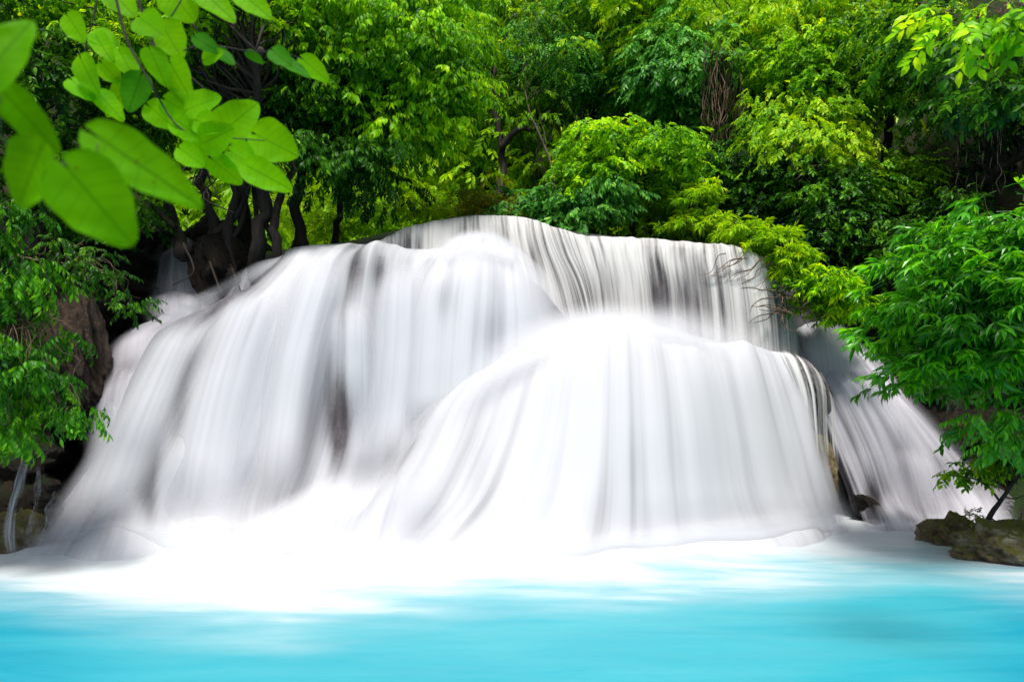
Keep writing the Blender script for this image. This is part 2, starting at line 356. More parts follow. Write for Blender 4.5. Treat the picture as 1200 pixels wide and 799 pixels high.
def mist(pts, up, down, seed, dens=.8, off=.12, er=.12, lean=.9):
    rows = []
    for k in (0, .5, 1):
        rows.append([(x, y - up + (up + down) * k, Y - off + (.5 - k) * lean) for x, y, Y in pts])
    sheet('mist', rows, fall, 'mist', nu=160, nv=60, base=dens, el=er, er=er, et=.55, eb=.42, rock=None, seed=seed, streak=((4, .25), (9, .1)), ridges=((3, .02),), drift=1)
mist([(500, 470, 9.55), (550, 440, 9.7), (600, 412, 9.85), (650, 390, 10.0), (700, 380, 10.1), (770, 382, 10.15), (830, 396, 10.35), (890, 410, 10.7)], 30, 44, 201, off=.35, dens=.85, er=.45)
mist([(560, 415, 9.9), (640, 392, 10.1), (720, 378, 10.3), (800, 384, 10.6), (880, 404, 10.9), (930, 425, 11.1)], 34, 34, 203, dens=.6, off=.32, lean=.8, er=.3)
mist([(515, 290, 10.8), (545, 282, 10.8), (575, 282, 10.8), (610, 294, 10.8)], 16, 26, 205, dens=.6)
BL = [(20, 646), (120, 650), (210, 655), (300, 662), (400, 669), (500, 673), (640, 673), (780, 657), (900, 642), (970, 630), (1010, 620)]
mist([(x, y - 16, Yz0(y) + .12) for x, y in BL], 30, 22, 207, dens=.75, off=.12, er=.12, lean=.15)



def veil(path, seed, dens=.8, bulge=.10):
    rows = []
    for x, y, Y, w in path:
        rows.append([(x - w, y + w * .16, Y), (x - w * .5, y + w * .02, Y - bulge * .8), (x, y, Y - bulge), (x + w * .5, y + w * .02, Y - bulge * .8), (x + w, y + w * .16, Y)])
    sheet('veil', rows, fall, 'water_white', nu=120, nv=140, base=dens, el=.45, er=.45, et=.28, eb=.3, rock=None, seed=seed, streak=((4, .25), (11, .18)), ridges=((3, .05), (9, .02)), drift=.5)
veil([(232, 368, 10.2, 34), (205, 400, 9.95, 42), (172, 470, 9.7, 50), (138, 560, 9.3, 62), (112, 640, 8.75, 80)], 301)
veil([(310, 332, 10.45, 36), (290, 365, 10.15, 48), (262, 440, 9.8, 52), (240, 540, 9.4, 56), (228, 640, 8.8, 70)], 303)
veil([(385, 292, 10.85, 34), (368, 330, 10.35, 44), (345, 410, 10.0, 46), (328, 510, 9.7, 48), (318, 610, 9.2, 60)], 305, .75)
veil([(478, 300, 10.75, 36), (472, 340, 10.3, 42), (468, 420, 10.0, 44), (460, 500, 9.8, 46), (450, 570, 9.5, 50)], 307, .75)

# right hand cascade
Db = [(1012, 616), (1065, 615), (1130, 613), (1195, 612)]
right = thing('waterfall', 'greyish side cascade sliding down the sloping rock between the main fall and the right bush', 'waterfall', (5.0, 11.2, 0))
sheet('cascade', [
    [(915, 378, 12.4), (950, 372, 12.5), (985, 378, 12.6), (1008, 400, 12.7)],
    [(922, 392, 12.0), (955, 384, 12.0), (992, 392, 12.1), (1025, 420, 12.3)],
    [(940, 440, 11.7), (975, 425, 11.7), (1018, 432, 11.8), (1056, 450, 12.0)],
    [(958, 475, 11.3), (998, 462, 11.3), (1045, 468, 11.4), (1092, 486, 11.6)],
    [(985, 540, 11.1), (1030, 530, 11.1), (1088, 530, 11.2), (1145, 538, 11.4)],
    [(1004, 590, 10.95), (1048, 585, 10.95), (1114, 580, 11.0), (1182, 576, 11.2)],
    base_row(Db), flare(Db, .8)],
    right, 'water_grey', nu=320, nv=240, base=0.85, el=0.05, er=0.18, et=0.04, eb=0, rock=0.12, seed=41, streak=((7, .35), (22, .18), (60, .05)), ridges=((4, .16), (10, .08), (30, .03)), drift=1.2,
    holes=[(985, 410, 26, 18, .25), (1000, 500, 16, 40, .2), (1022, 590, 13, 34, .75), (1105, 560, 22, 35, .55), (1060, 520, 12, 30, .3), (1150, 560, 24, 40, .4)])

# stepped cascade on the left
left = thing('waterfall', 'dim stepped cascade tumbling over ledges left of the dark tree trunks', 'waterfall', (-4.6, 10.4, 2))
sheet('cascade', [
    [(188, 284, 12.6), (205, 278, 12.6), (225, 277, 12.6), (242, 284, 12.6)],
    [(180, 296, 12.4), (203, 287, 12.35), (228, 286, 12.35), (250, 296, 12.4)],
    [(172, 338, 12.3), (200, 335, 12.25), (232, 335, 12.2), (256, 340, 12.2)],
    [(160, 352, 11.9), (195, 348, 11.6), (235, 345, 11.5), (262, 350, 11.5)],
    [(160, 380, 11.75), (195, 372, 11.35), (235, 365, 11.2), (262, 368, 11.3)],
    [(132, 392, 11.2), (162, 392, 10.9), (200, 388, 10.8), (240, 388, 10.8)],
    [(124, 425, 11.0), (154, 428, 10.7), (188, 425, 10.6), (225, 420, 10.6)],
    [(116, 440, 10.6), (142, 445, 10.4), (172, 445, 10.3), (205, 440, 10.3)],
    [(108, 520, 10.3), (132, 525, 10.1), (160, 525, 10.0), (190, 520, 10.0)],
    [(90, 560, 10.0), (118, 565, 9.85), (145, 570, 9.8), (180, 570, 9.8)]],
    left, 'water_grey', nu=200, nv=300, base=0.34, el=0.3, er=0.35, et=0.06, eb=0.2, rock=0.12, seed=47, streak=((5, .45), (12, .35)), ridges=((4, .12), (9, .06)), drift=2.0)
sheet('cascade', [
    [(285, 300, 12.1), (292, 296, 12.1), (300, 300, 12.1)],
    [(272, 335, 11.6), (284, 330, 11.6), (298, 332, 11.6)],
    [(250, 365, 11.2), (270, 362, 11.1), (290, 360, 11.1)],
    [(225, 400, 10.7), (250, 396, 10.6), (275, 390, 10.6)]],
    left, 'water_grey', nu=80, nv=80, base=0.6, el=0.3, er=0.3, et=0.1, eb=0.2, rock=0.1, seed=49, streak=((4, .3), (14, .3)), ridges=((3, .04),))

def puff(rows, par, dens, seed):
    sheet('billow', rows, par, 'water_grey', nu=80, nv=60, base=dens, el=.42, er=.42, et=.4, eb=.45, rock=None, seed=seed, streak=((3, .2),), ridges=((3, .03),), drift=1)
puff([[(165, 345, 12.1), (205, 338, 12.0), (250, 345, 12.0)], [(165, 362, 11.6), (205, 354, 11.4), (250, 360, 11.5)], [(165, 395, 11.4), (205, 392, 11.2), (250, 392, 11.3)]], left, .7, 211)
puff([[(175, 328, 12.3), (210, 300, 12.3), (260, 318, 12.3)], [(170, 345, 12.0), (215, 335, 12.0), (262, 345, 12.0)], [(175, 362, 11.9), (215, 362, 11.9), (262, 362, 11.9)]], left, .45, 213)
puff([[(120, 405, 11.0), (165, 378, 11.0), (220, 376, 11.1)], [(114, 430, 10.7), (160, 405, 10.7), (215, 400, 10.8)], [(110, 470, 10.6), (155, 450, 10.5), (205, 440, 10.6)]], left, .75, 215)
puff([[(108, 455, 10.4), (138, 428, 10.4), (175, 420, 10.4)], [(98, 490, 10.15), (130, 470, 10.05), (168, 460, 10.1)], [(90, 570, 9.9), (122, 570, 9.8), (160, 560, 9.8)]], left, .7, 217)

# ------------------------------------------------------------------ banks
def bank(rows, nu=420, nv=420, amp=0.45, f=1.3, seed=5, vert=0.3):
    G = make_grid(rows, nu, nv); n = normals(G)
    # noise in world metres, ridged vertically
    a = G[..., 0] * f; b = G[..., 2] * f
    d = amp * (fbm(a, b, seed, 6) - 0.5) * 2 + vert * (fbm(a * 2.2, b * 0.35, seed + 9, 3) - 0.5) + 0.16 * (fbm(a * 5, b * 5, seed + 19, 5) - .5) - 0.25 * np.abs(fbm(a * 1.9, b * 2.4, seed + 29, 4) - .5)
    st = np.floor(b * 1.6 + fbm(a * .7, b * .7, seed + 3, 2) * 2) ; fr = (b * 1.6 + fbm(a * .7, b * .7, seed + 3, 2) * 2) - st
    d += 0.22 * (sst(0, .25, fr) * (1 - fr))
    return G + n * d[..., None]
def bank_mesh(name, G, mat):
    return tag(mesh_np(name, G.reshape(-1, 3), grid_faces(*G.shape[:2]), M[mat]), kind='structure')

Lrows = [
    [(-160, 140, 13.5), (60, 215, 13.5), (150, 245, 13.2), (240, 272, 13), (330, 285, 12.6)],
    [(-160, 240, 12.0), (40, 262, 12.6), (150, 270, 12.9), (235, 292, 12.8), (330, 292, 12.4)],
    [(-160, 350, 10.6), (40, 335, 11.0), (120, 340, 11.7), (215, 345, 13.1), (322, 330, 12.0)],
    [(-160, 450, 9.8), (30, 450, 9.9), (75, 440, 10.3), (120, 440, 11.9), (270, 400, 12.2)],
    [(-160, 560, 9.2), (20, 560, 9.2), (60, 550, 9.4), (90, 540, 10.6), (200, 560, 11.2)],
    [(-160, 640, 9.0), (20, 640, 8.9), (62, 640, 9.2), (100, 640, 9.6), (180, 640, 10.0)],
    [(-160, 680, 9.0), (20, 680, 8.9), (62, 680, 9.2), (100, 680, 9.6), (180, 680, 10.0)]]
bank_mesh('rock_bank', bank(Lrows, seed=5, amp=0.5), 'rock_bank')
Rrows = [
    [(900, 300, 13.4), (960, 250, 13.8), (1060, 190, 14.5), (1180, 140, 15.0), (1400, 60, 15.5)],
    [(915, 345, 13.0), (990, 330, 13.3), (1080, 300, 13.8), (1200, 250, 14), (1400, 200, 14)],
    [(930, 372, 12.9), (1010, 375, 12.9), (1090, 380, 13.0), (1200, 370, 13), (1400, 350, 12)],
    [(945, 440, 12.5), (1040, 440, 12.5), (1110, 450, 12.4), (1200, 450, 12.2), (1400, 450, 11)],
    [(985, 540, 11.8), (1080, 530, 11.8), (1140, 530, 11.8), (1210, 530, 12), (1400, 540, 11)],
    [(1020, 600, 11.4), (1100, 590, 11.5), (1160, 590, 11.8), (1220, 590, 12), (1400, 600, 11)],
    [(1020, 640, 11.4), (1100, 640, 11.5), (1160, 640, 11.8), (1220, 640, 12), (1400, 640, 11)]]
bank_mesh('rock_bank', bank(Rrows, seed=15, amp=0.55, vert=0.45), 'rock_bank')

puff([[(925, 400, 11.9), (970, 372, 12.0), (1015, 400, 12.1)], [(930, 425, 11.5), (975, 400, 11.5), (1022, 425, 11.6)], [(945, 480, 11.35), (985, 470, 11.3), (1035, 480, 11.4)]], right, .7, 231)
puff([[(970, 480, 11.1), (1030, 458, 11.0), (1095, 486, 11.2)], [(980, 510, 10.95), (1045, 488, 10.85), (1110, 515, 11.05)], [(1000, 600, 10.8), (1060, 590, 10.7), (1130, 600, 10.85)]], right, .42, 233)
puff([[(1010, 545, 10.85), (1060, 520, 10.8), (1120, 545, 10.9)], [(1015, 575, 10.75), (1070, 550, 10.6), (1140, 575, 10.8)], [(1015, 620, 10.6), (1075, 618, 10.5), (1150, 618, 10.7)]], right, .42, 235)

# rock core that carries the whole fall, and the shelf strands
core = [
    [(300, 296, 12.6), (400, 288, 12.9), (480, 268, 13.0), (570, 256, 13.2), (700, 279, 13.0), (860, 292, 12.9), (960, 320, 13.0)],
    [(300, 306, 12.0), (400, 291, 12.0), (480, 274, 12.2), (570, 259, 12.3), (700, 281, 12.2), (860, 296, 12.2), (960, 340, 12.6)],
    [(300, 400, 11.5), (400, 380, 11.6), (480, 360, 11.7), (570, 350, 11.7), (700, 360, 11.6), (860, 370, 11.8), (960, 400, 12.2)],
    [(250, 560, 10.6), (400, 560, 10.4), (480, 560, 10.6), (570, 560, 10.8), (700, 560, 10.8), (860, 560, 11.3), (990, 560, 11.8)],
    [(250, 680, 10.2), (400, 680, 10.2), (480, 680, 10.4), (570, 680, 10.6), (700, 680, 10.6), (860, 680, 11.1), (990, 680, 11.6)]]
add_rock(make_grid(core, 120, 100))
tag(mesh_np('cliff', np.concatenate(ROCK_V), np.concatenate(ROCK_F), M['rock_bed']), kind='structure')

# tan lip rim of travertine
def blob_rock(name, label, cat, c, r, mat, seed, n=180, amp=0.35, group=None, flat=0.0, tilt=0.0):
    th = np.linspace(0, 2 * np.pi, n); ph = np.linspace(0, np.pi, n // 2)
    T, H = np.meshgrid(th, ph)
    D = np.stack([np.sin(H) * np.cos(T), np.sin(H) * np.sin(T), np.cos(H)], 2)
    k = 1 + amp * ((fbm(D[..., 0] * 1.6 + D[..., 2] + 9, D[..., 1] * 1.6 + 9 - D[..., 2] * .6, seed, 5) - 0.5) * 2) + 0.12 * (np.abs(fbm(D[..., 0] * 5 + 20 + D[..., 2] * 2, D[..., 1] * 5 + D[..., 2] * 4 + 20, seed + 2, 6) - 0.5) * -4 + .5)
    k[:, -1] = k[:, 0]
    V = D * k[..., None] * np.array(r)
    V[..., 2] += tilt * V[..., 0]
    o = mesh_np(name, V.reshape(-1, 3), grid_faces(*T.shape), M[mat])
    o.location = [float(x) for x in c]
    if label: tag(o, label, cat, group)
    return o

def Bp(px, py): # point on the pool
    Y = Yz0(py); return P(px, py, Y)
b1 = Bp(1120, 655)
blob_rock('boulder', 'low mossy brown boulder in the pool carrying the bare little tree', 'boulder', P(1180, 638, 8.3) + np.array([0.1, 0, -0.05]), (0.62, 0.42, 0.28), 'boulder', 71, amp=.5)
blob_rock('boulder', 'smaller dark mossy rock touching the left end of the pool boulder', 'boulder', P(1115, 623, 9.3) + np.array([0, 0, -.05]), (0.38, 0.30, 0.24), 'boulder', 83, amp=.5)
blob_rock('rock', 'slanting brown rock poking from the right edge of the big white dome', 'rock', P(964, 556, 10.68), (0.17, 0.3, 0.50), 'boulder', 91, tilt=-.5)
blob_rock('rock', 'dark wedge of wet rock low between the dome and the right cascade', 'rock', P(1022, 603, 10.9), (0.26, 0.22, 0.20), 'rock_bank', 97, tilt=-.75, amp=.3)
blob_rock('rock', 'pale rounded stone at the foot of the far left rock wall', 'rock', P(22, 632, 8.75), (0.28, 0.3, 0.33), 'boulder', 103)
blob_rock('rock', 'rounded rock veiled by water at the far right foot of the cascade', 'rock', P(1162, 594, 11.35), (0.30, 0.25, 0.25), 'rock_bed', 107, amp=.2)
blob_rock('rock', 'reddish brown rock block under the twisted trunks', 'rock', P(262, 318, 11.9), (0.42, 0.45, 0.62), 'rock_bank', 109, amp=.4)
blob_rock('rock', 'brown outcrop jutting beside the green drooping twigs on the left bank', 'rock', P(92, 425, 10.2), (0.26, 0.5, 0.75), 'rock_brown', 113, amp=.75, n=260)
shelf = blob_rock('rock', 'brown domed shelf with thin water strands hanging from its edge, right of the white dome', 'rock', P(938, 455, 11.15), (0.42, 0.40, 0.42), 'rock_bed', 119, amp=.15, tilt=-.4)
# thin strands hanging off the shelf
strand = thing('waterfall', 'fine strands of water hanging from the brown shelf over its dark recess', 'waterfall', P(955, 500, 10.9))
sheet('strands', [
    [(895, 412, 11.0), (920, 410, 10.95), (945, 420, 10.95), (965, 445, 11.1)],
    [(905, 425, 10.75), (930, 424, 10.65), (958, 440, 10.65), (976, 465, 10.9)],
    [(920, 455, 10.6), (942, 458, 10.5), (964, 465, 10.5), (980, 485, 10.75)],
    [(930, 500, 10.55), (948, 505, 10.45), (966, 510, 10.45), (982, 520, 10.7)],
    [(938, 545, 10.5), (952, 550, 10.4), (970, 550, 10.4), (986, 555, 10.6)]],
    strand, 'water_strand', nu=160, nv=120, base=0.38, el=0.15, er=0.1, et=0.15, eb=0.25, rock=None, seed=53, streak=((9, .3), (26, .5)), ridges=((6, .03), (20, .02)), drift=.4)

def trickle(pts, w, seed, label):
    t = thing('waterfall', label, 'waterfall', P(*pts[-1]))
    rows = [[(x - w * (0.6 + .4 * i / len(pts)), y, Y), (x, y - 1, Y - .06), (x + w * (0.6 + .4 * i / len(pts)), y, Y)] for i, (x, y, Y) in enumerate(pts)]
    sheet('stream', rows, t, 'water_grey', nu=50, nv=120, base=0.3, el=0.35, er=0.35, et=0.08, eb=0.12, rock=None, seed=seed, streak=((3, .3), (9, .35)), ridges=((3, .03),), drift=3)
trickle([(36, 515, 8.6), (30, 540, 8.55), (22, 570, 8.5), (14, 600, 8.45), (12, 630, 8.4), (14, 656, 8.3)], 11, 61, 'thin trickle bending down the rock at the far left edge of the photo')
trickle([(46, 545, 8.8), (42, 590, 8.7), (36, 620, 8.6), (34, 650, 8.5)], 5, 63, 'short narrow trickle just right of the bent one on the far left rock')
trickle([(66, 575, 8.9), (58, 590, 8.8), (54, 615, 8.75), (52, 640, 8.7)], 6, 65, 'short pale trickle third from the left edge on the brown rock wall')
trickle([(128, 470, 9.9), (134, 490, 9.85), (136, 520, 9.8), (130, 550, 9.7)], 10, 67, 'bright short spill of water beside the tip of the drooping left twigs')

# ------------------------------------------------------------------ pool, stream and terrain
def pool():
    nx, ny = 520, 420
    xs = np.linspace(-16, 16, nx); ys = np.linspace(-6, 12.6, ny)
    X, Y = np.meshgrid(xs, ys)
    Yc = np.maximum(Y, 1.5)
    px = CX + FPX * X / Yc; py = HOR + FPX * EYE / Yc
    bx = [-400, 0, 100, 200, 330, 450, 600, 750, 900, 1000, 1080, 1130, 1200, 1260, 1600]
    by = [682, 692, 702, 714, 732, 710, 690, 688, 676, 666, 656, 666, 678, 668, 640]
    B = np.interp(px, bx, by)
    warp = (fbm(X * 0.8 - Y * 0.5, Y * 3.0 + X * .4, 5, 5) - 0.5)
    g = (B - py + 46 * warp * 1.1) 
    foam = sst(-52, 44, g)
    dark = sst(1100, 1180, px) * sst(690, 640, py)         # calm corner behind the boulder stays clear
    foam *= 1 - 0.9 * dark * sst(8.6, 9.4, Y)
    deep = sst(1050, 1300, px) * 0.8 + sst(300, -100, px) * 0.5
    Z = 0.012 * (fbm(X * 1.2, Y * 2.4, 8, 4) - 0.5) * 2 + 0.02 * foam * (fbm(X * 0.9, Y * 1.5, 18, 3) - 0.6)
    ln = np.array([((x - CX) * Yz0(y) / FPX, Yz0(y)) for x, y in [(-30, 644)] + BL + [(1065, 616), (1130, 613), (1180, 612)]])
    yl = np.interp(X, ln[:, 0], ln[:, 1]); yl = yl + .25 * (fbm(X * 1.3, X * 0 + 2, 55, 3) - .5)
    dY = yl - Y; inside = sst(ln[0, 0], ln[0, 0] + .8, X) * sst(ln[-1, 0] + .1, ln[-1, 0] - .7, X)
    mound = np.where(dY > 0, np.exp(-(np.maximum(dY, 0) / .42) ** 1.3), 1.0) * inside
    Z += mound * (.17 + .07 * (fbm(X * 1.2, Y * 1.2, 31, 2) - .5) * 2) * (1 - .75 * sst(820, 990, px)) * (.35 + .65 * sst(40, 330, px))
    foam = np.clip(np.maximum(foam, mound * 1.3), 0, 1)
    ob = mesh_np('water', np.stack([X, Y, Z], 2).reshape(-1, 3), grid_faces(ny, nx), attrs={'foam': foam.ravel(), 'deep': np.clip(deep, 0, 1).ravel()})
    m, nt, n, l = new_mat('turquoise_pool')
    tc = N(n, 'ShaderNodeTexCoord')
    def noise(sc, det, rot=0.0):
        mp = N(n, 'ShaderNodeMapping'); mp.inputs['Scale'].default_value = sc; mp.inputs['Rotation'].default_value = (0, 0, rot); l.new(tc.outputs['Object'], mp.inputs[0])
        t = N(n, 'ShaderNodeTexNoise'); t.inputs['Scale'].default_value = 1; t.inputs['Detail'].default_value = det; t.inputs['Roughness'].default_value = .6; t.inputs['Distortion'].default_value = .4; l.new(mp.outputs[0], t.inputs[0]); return t
    a = noise((1.3, 7, 1), 6, 0.10); b = noise((0.5, 2.2, 1), 4, -0.2); c = noise((4, 26, 1), 4, 0.08)
    fo = N(n, 'ShaderNodeAttribute', attribute_name='foam'); de = N(n, 'ShaderNodeAttribute', attribute_name='deep')
    # edge = foam*(1-foam)*4 gives where streaks work
    s = N(n, 'ShaderNodeMath', operation='SUBTRACT'); l.new(a.outputs[0], s.inputs[0]); s.inputs[1].default_value = .5
    one = N(n, 'ShaderNodeMath', operation='SUBTRACT'); one.inputs[0].default_value = 1.08; l.new(fo.outputs['Fac'], one.inputs[1])
    e = N(n, 'ShaderNodeMath', operation='MULTIPLY'); l.new(fo.outputs['Fac'], e.inputs[0]); l.new(one.outputs[0], e.inputs[1])
    e2 = N(n, 'ShaderNodeMath', operation='MULTIPLY_ADD'); l.new(e.outputs[0], e2.inputs[0]); e2.inputs[1].default_value = 1.5; e2.inputs[2].default_value = 0.05
    f1 = N(n, 'ShaderNodeMath', operation='MULTIPLY_ADD'); l.new(s.outputs[0], f1.inputs[0]); l.new(e2.outputs[0], f1.inputs[1]); l.new(fo.outputs['Fac'], f1.inputs[2])
    s3 = N(n, 'ShaderNodeMath', operation='SUBTRACT'); l.new(c.outputs[0], s3.inputs[0]); s3.inputs[1].default_value = .5
    f2 = N(n, 'ShaderNodeMath', operation='MULTIPLY_ADD', use_clamp=True); l.new(s3.outputs[0], f2.inputs[0]); f2.inputs[1].default_value = 0.06; l.new(f1.outputs[0], f2.inputs[2])
    r1 = ramp(n, [(0.3, (0.015, 0.29, 0.375)), (0.7, (0.05, 0.335, 0.41))]); l.new(b.outputs[0], r1.inputs[0])
    r2 = ramp(n, [(0.35, (0.0, 0.17, 0.31)), (0.65, (0.005, 0.25, 0.37))]); l.new(b.outputs[0], r2.inputs[0])
    mx0 = N(n, 'ShaderNodeMix', data_type='RGBA'); l.new(de.outputs['Fac'], mx0.inputs[0]); l.new(r1.outputs[0], mx0.inputs[6]); l.new(r2.outputs[0], mx0.inputs[7])
    fr = ramp(n, [(0.0, (0, 0, 0)), (0.45, (0.30, 0.30, 0.30)), (0.8, (.85, .85, .85)), (1.0, (1, 1, 1))]); l.new(f2.outputs[0], fr.inputs[0])
    mx = N(n, 'ShaderNodeMix', data_type='RGBA'); l.new(fr.outputs[0], mx.inputs[0]); l.new(mx0.outputs[2], mx.inputs[6]); mx.inputs[7].default_value = (0.55, 0.59, 0.63, 1)
    p = N(n, 'ShaderNodeBsdfPrincipled'); l.new(mx.outputs[2], p.inputs['Base Color']); p.inputs['Roughness'].default_value = .45; p.inputs['Specular IOR Level'].default_value = .25
    bp = N(n, 'ShaderNodeBump'); bp.inputs['Strength'].default_value = .12; bp.inputs['Distance'].default_value = .05; l.new(a.outputs[0], bp.inputs['Height']); l.new(bp.outputs[0], p.inputs['Normal'])
    o = N(n, 'ShaderNodeOutputMaterial'); l.new(p.outputs[0], o.inputs[0])
    ob.data.materials.append(m); tag(ob, kind='structure')
pool()

def hill(x, y):
    bk = sst(12.2, 13.6, y) * 3.55 + np.maximum(0, y - 16.5) * 0.75 * sst(16, 20, y)
    side_r = sst(5.6, 9.5, x + 0.0 * y) * (3.2 + 0.5 * np.maximum(0, x - 7)) * (0.35 + 0.65 * sst(4, 10, y)) + 0.55 * np.maximum(0, x - 5.5) * sst(12, 14, y)
    side_l = sst(-6.3, -9.5, x) * (3.2 + 0.5 * np.maximum(0, -x - 7)) * (0.35 + 0.65 * sst(4, 9, y)) + 0.35 * np.maximum(0, -x - 6) * sst(12, 14, y)
    shore = sst(-2.5, -7, y) * 2.5
    h = -1.2 + np.maximum(np.maximum(bk + sst(12.2, 13.4, y) * 1.2, 0), 0) + np.maximum(side_r, side_l) + shore
    return np.minimum(h, 16 + 3 * fbm(x * .1, y * .1, 3, 3)) + 0.5 * (fbm(x * .5, y * .5, 4, 4) - .5) * sst(-1, 1, h + 0.3)
def terrain():
    a = np.concatenate([np.linspace(-150, -24, 40)[:-1], np.linspace(-24, 24, 200), np.linspace(24, 150, 40)[1:]])
    b = np.concatenate([np.linspace(-120, -10, 30)[:-1], np.linspace(-10, 40, 220), np.linspace(40, 200, 40)[1:]])
    X, Y = np.meshgrid(a, b)
    tag(mesh_np('ground', np.stack([X, Y, hill(X, Y)], 2).reshape(-1, 3), grid_faces(len(b), len(a)), M['soil']), kind='structure')
terrain()

# ------------------------------------------------------------------ leaves
def leaf_shape(det, w=0.42, fold=0.10, droop=0.12, asym=0.0):
    if det == 0:
        V = [(0, 0, 0), (.42, w / 2, fold), (1, 0, -droop), (.42, -w / 2, fold)]
        F = [(0, 2, 1), (0, 3, 2)]
    else:
        V = [(0, 0, 0), (.5, 0, .02), (1, 0, -droop), (.28, w * .46, fold), (.66, w * .42, fold * .7), (.28, -w * .46, fold), (.66, -w * .42, fold * .7)]
        F = [(0, 1, 3), (3, 1, 4), (4, 1, 2), (0, 5, 1), (5, 6, 1), (6, 2, 1)]
    return np.array(V, float), np.array(F)

def rotm(x, up):
    """matrices with columns x, y, z from direction x and approximate up, arrays (n,3)"""
    x = x / (np.linalg.norm(x, axis=-1, keepdims=True) + 1e-9)
    y = np.cross(up, x); y /= np.linalg.norm(y, axis=-1, keepdims=True) + 1e-9
    z = np.cross(x, y)
    return np.stack([x, y, z], -1)

def spray_templates(kind, det, n=5, seed=0):
    r = np.random.default_rng(seed + 500); out = []
    for k in range(n):
        Vs, Fs, Ts, o = [], [], [], 0
        L = []
        if kind == 'alt':      # broad leaves alternating along a drooping twig
            m = 9
            for i in range(m):
                t = 0.15 + 0.85 * i / (m - 1); s = 1 if i % 2 else -1
                ang = s * r.uniform(0.6, 1.1) * (1 - 0.75 * (i == m - 1))
                L.append(((t, 0, -0.18 * t * t), (math.cos(ang), math.sin(ang), r.uniform(-.55, -.05)), r.uniform(.34, .50), .46))
        elif kind == 'pinn':   # feathery
            m = 15
            for i in range(m):
                t = 0.12 + 0.88 * i / (m - 1); s = 1 if i % 2 else -1
                ang = s * r.uniform(0.9, 1.25) * (1 - 0.9 * (i == m - 1))
                L.append(((t, 0, -0.28 * t * t), (math.cos(ang), math.sin(ang), r.uniform(-.35, .1)), r.uniform(.22, .32), .38))
        elif kind == 'whorl':  # rosette at the tip
            for q in (0.55, 1.0):
                m = 8 if q == 1.0 else 4
                for i in range(m):
                    a = 2 * math.pi * i / m + r.uniform(-.25, .25)
                    L.append(((q, 0, -0.05), (0.55 + 0.6 * math.cos(a) * .6 + .25, math.sin(a), math.cos(a) * 0.25 - .12), r.uniform(.50, .78), .23))
        elif kind == 'hang':   # leaves hanging from the twig
            m = 10
            for i in range(m):
                t = 0.1 + 0.9 * i / (m - 1); s = 1 if i % 2 else -1
                L.append(((t, 0, -0.22 * t * t), (r.uniform(.3, .8), s * r.uniform(.2, .7), r.uniform(-1.1, -.5)), r.uniform(.32, .50), .34))
        elif kind == 'tuft':   # bamboo / grass like
            m = 9
            for i in range(m):
                a = r.uniform(-1.1, 1.1)
                L.append(((r.uniform(0, .6), 0, 0), (math.cos(a), math.sin(a), r.uniform(-.5, .5)), r.uniform(.5, .8), .16))
        for (p, d, ln, w) in L:
            V, F = leaf_shape(det, w=w * r.uniform(.85, 1.15), fold=r.uniform(.0, .12), droop=r.uniform(.05, .25))
            d = np.array(d, float); up = np.array([r.normal(0, .3), r.normal(0, .3), 1.0])
            R = rotm(d[None], up[None])[0]
            Vs.append((V * ln) @ R.T + np.array(p)); Fs.append(F + o); Ts.append(np.full(len(V), r.random())); o += len(V)
        # twig as a thin three sided prism
        if det:
            tt = np.linspace(0, 1, 4); c = np.stack([tt, 0 * tt, -0.2 * tt * tt], 1)
            V, F = tubes([(c, np.linspace(.012, .005, 4))], 3)
            Vs.append(V); Fs.append(np.concatenate([F[:, [0, 1, 2]], F[:, [0, 2, 3]]]) + o); Ts.append(np.zeros(len(V))); o += len(V)
        out.append((np.concatenate(Vs), np.concatenate(Fs), np.concatenate(Ts)))
    return out
SP = {}
for kd in ('alt', 'pinn', 'whorl', 'hang', 'tuft'):
    for dt in (0, 1): SP[kd, dt] = spray_templates(kd, dt, seed=hash(kd) % 1 + len(kd) * 7 + dt)

def scatter(kind, det, pos, dirs, ups, size, tone):
    T = SP[kind, det]; which = rng.integers(0, len(T), len(pos))
    R = rotm(dirs, ups)
    Vs, Fs, Ts, o = [], [], [], 0
    for k, (V, F, t) in enumerate(T):
        s = which == k; m = s.sum()
        if not m: continue
        W = np.einsum('nij,vj->nvi', R[s], V) * size[s][:, None, None] + pos[s][:, None]
        Vs.append(W.reshape(-1, 3)); Fs.append((F[None] + (np.arange(m) * len(V))[:, None, None]).reshape(-1, 3) + o)
        Ts.append(np.clip(((0.4 * t[None] + 0.6 * tone[s][:, None]) - .5) * 1.9 + .5, 0, 1).ravel()); o += m * len(V)  # contrast stretched to paint lit leaves against shaded gaps
    return np.concatenate(Vs), np.concatenate(Fs), np.concatenate(Ts)

def pads_in(blobs, npads, shell=0.75, front=0.35):
    """clump centres inside ellipsoids given in pixels"""
    w = np.array([b[3] * b[4] for b in blobs], float); w /= w.sum()
    C = []
    for b, ww in zip(blobs, w):
        k = max(1, int(round(npads * ww)))
        d = rng.normal(size=(k, 3)); d /= np.linalg.norm(d, axis=1, keepdims=True)
        d[:, 1] -= front * rng.random(k); d[:, 2] += 0.15
        r = rng.random(k) ** (1 / 3) * (1 - shell * .35) + shell * .35
        q = d * r[:, None]
        Y = b[2]; c = P(b[0], b[1], Y); s = Y / FPX
        C.append(c + q * np.array([b[3] * s, b[5], b[4] * s]))
    return np.concatenate(C)

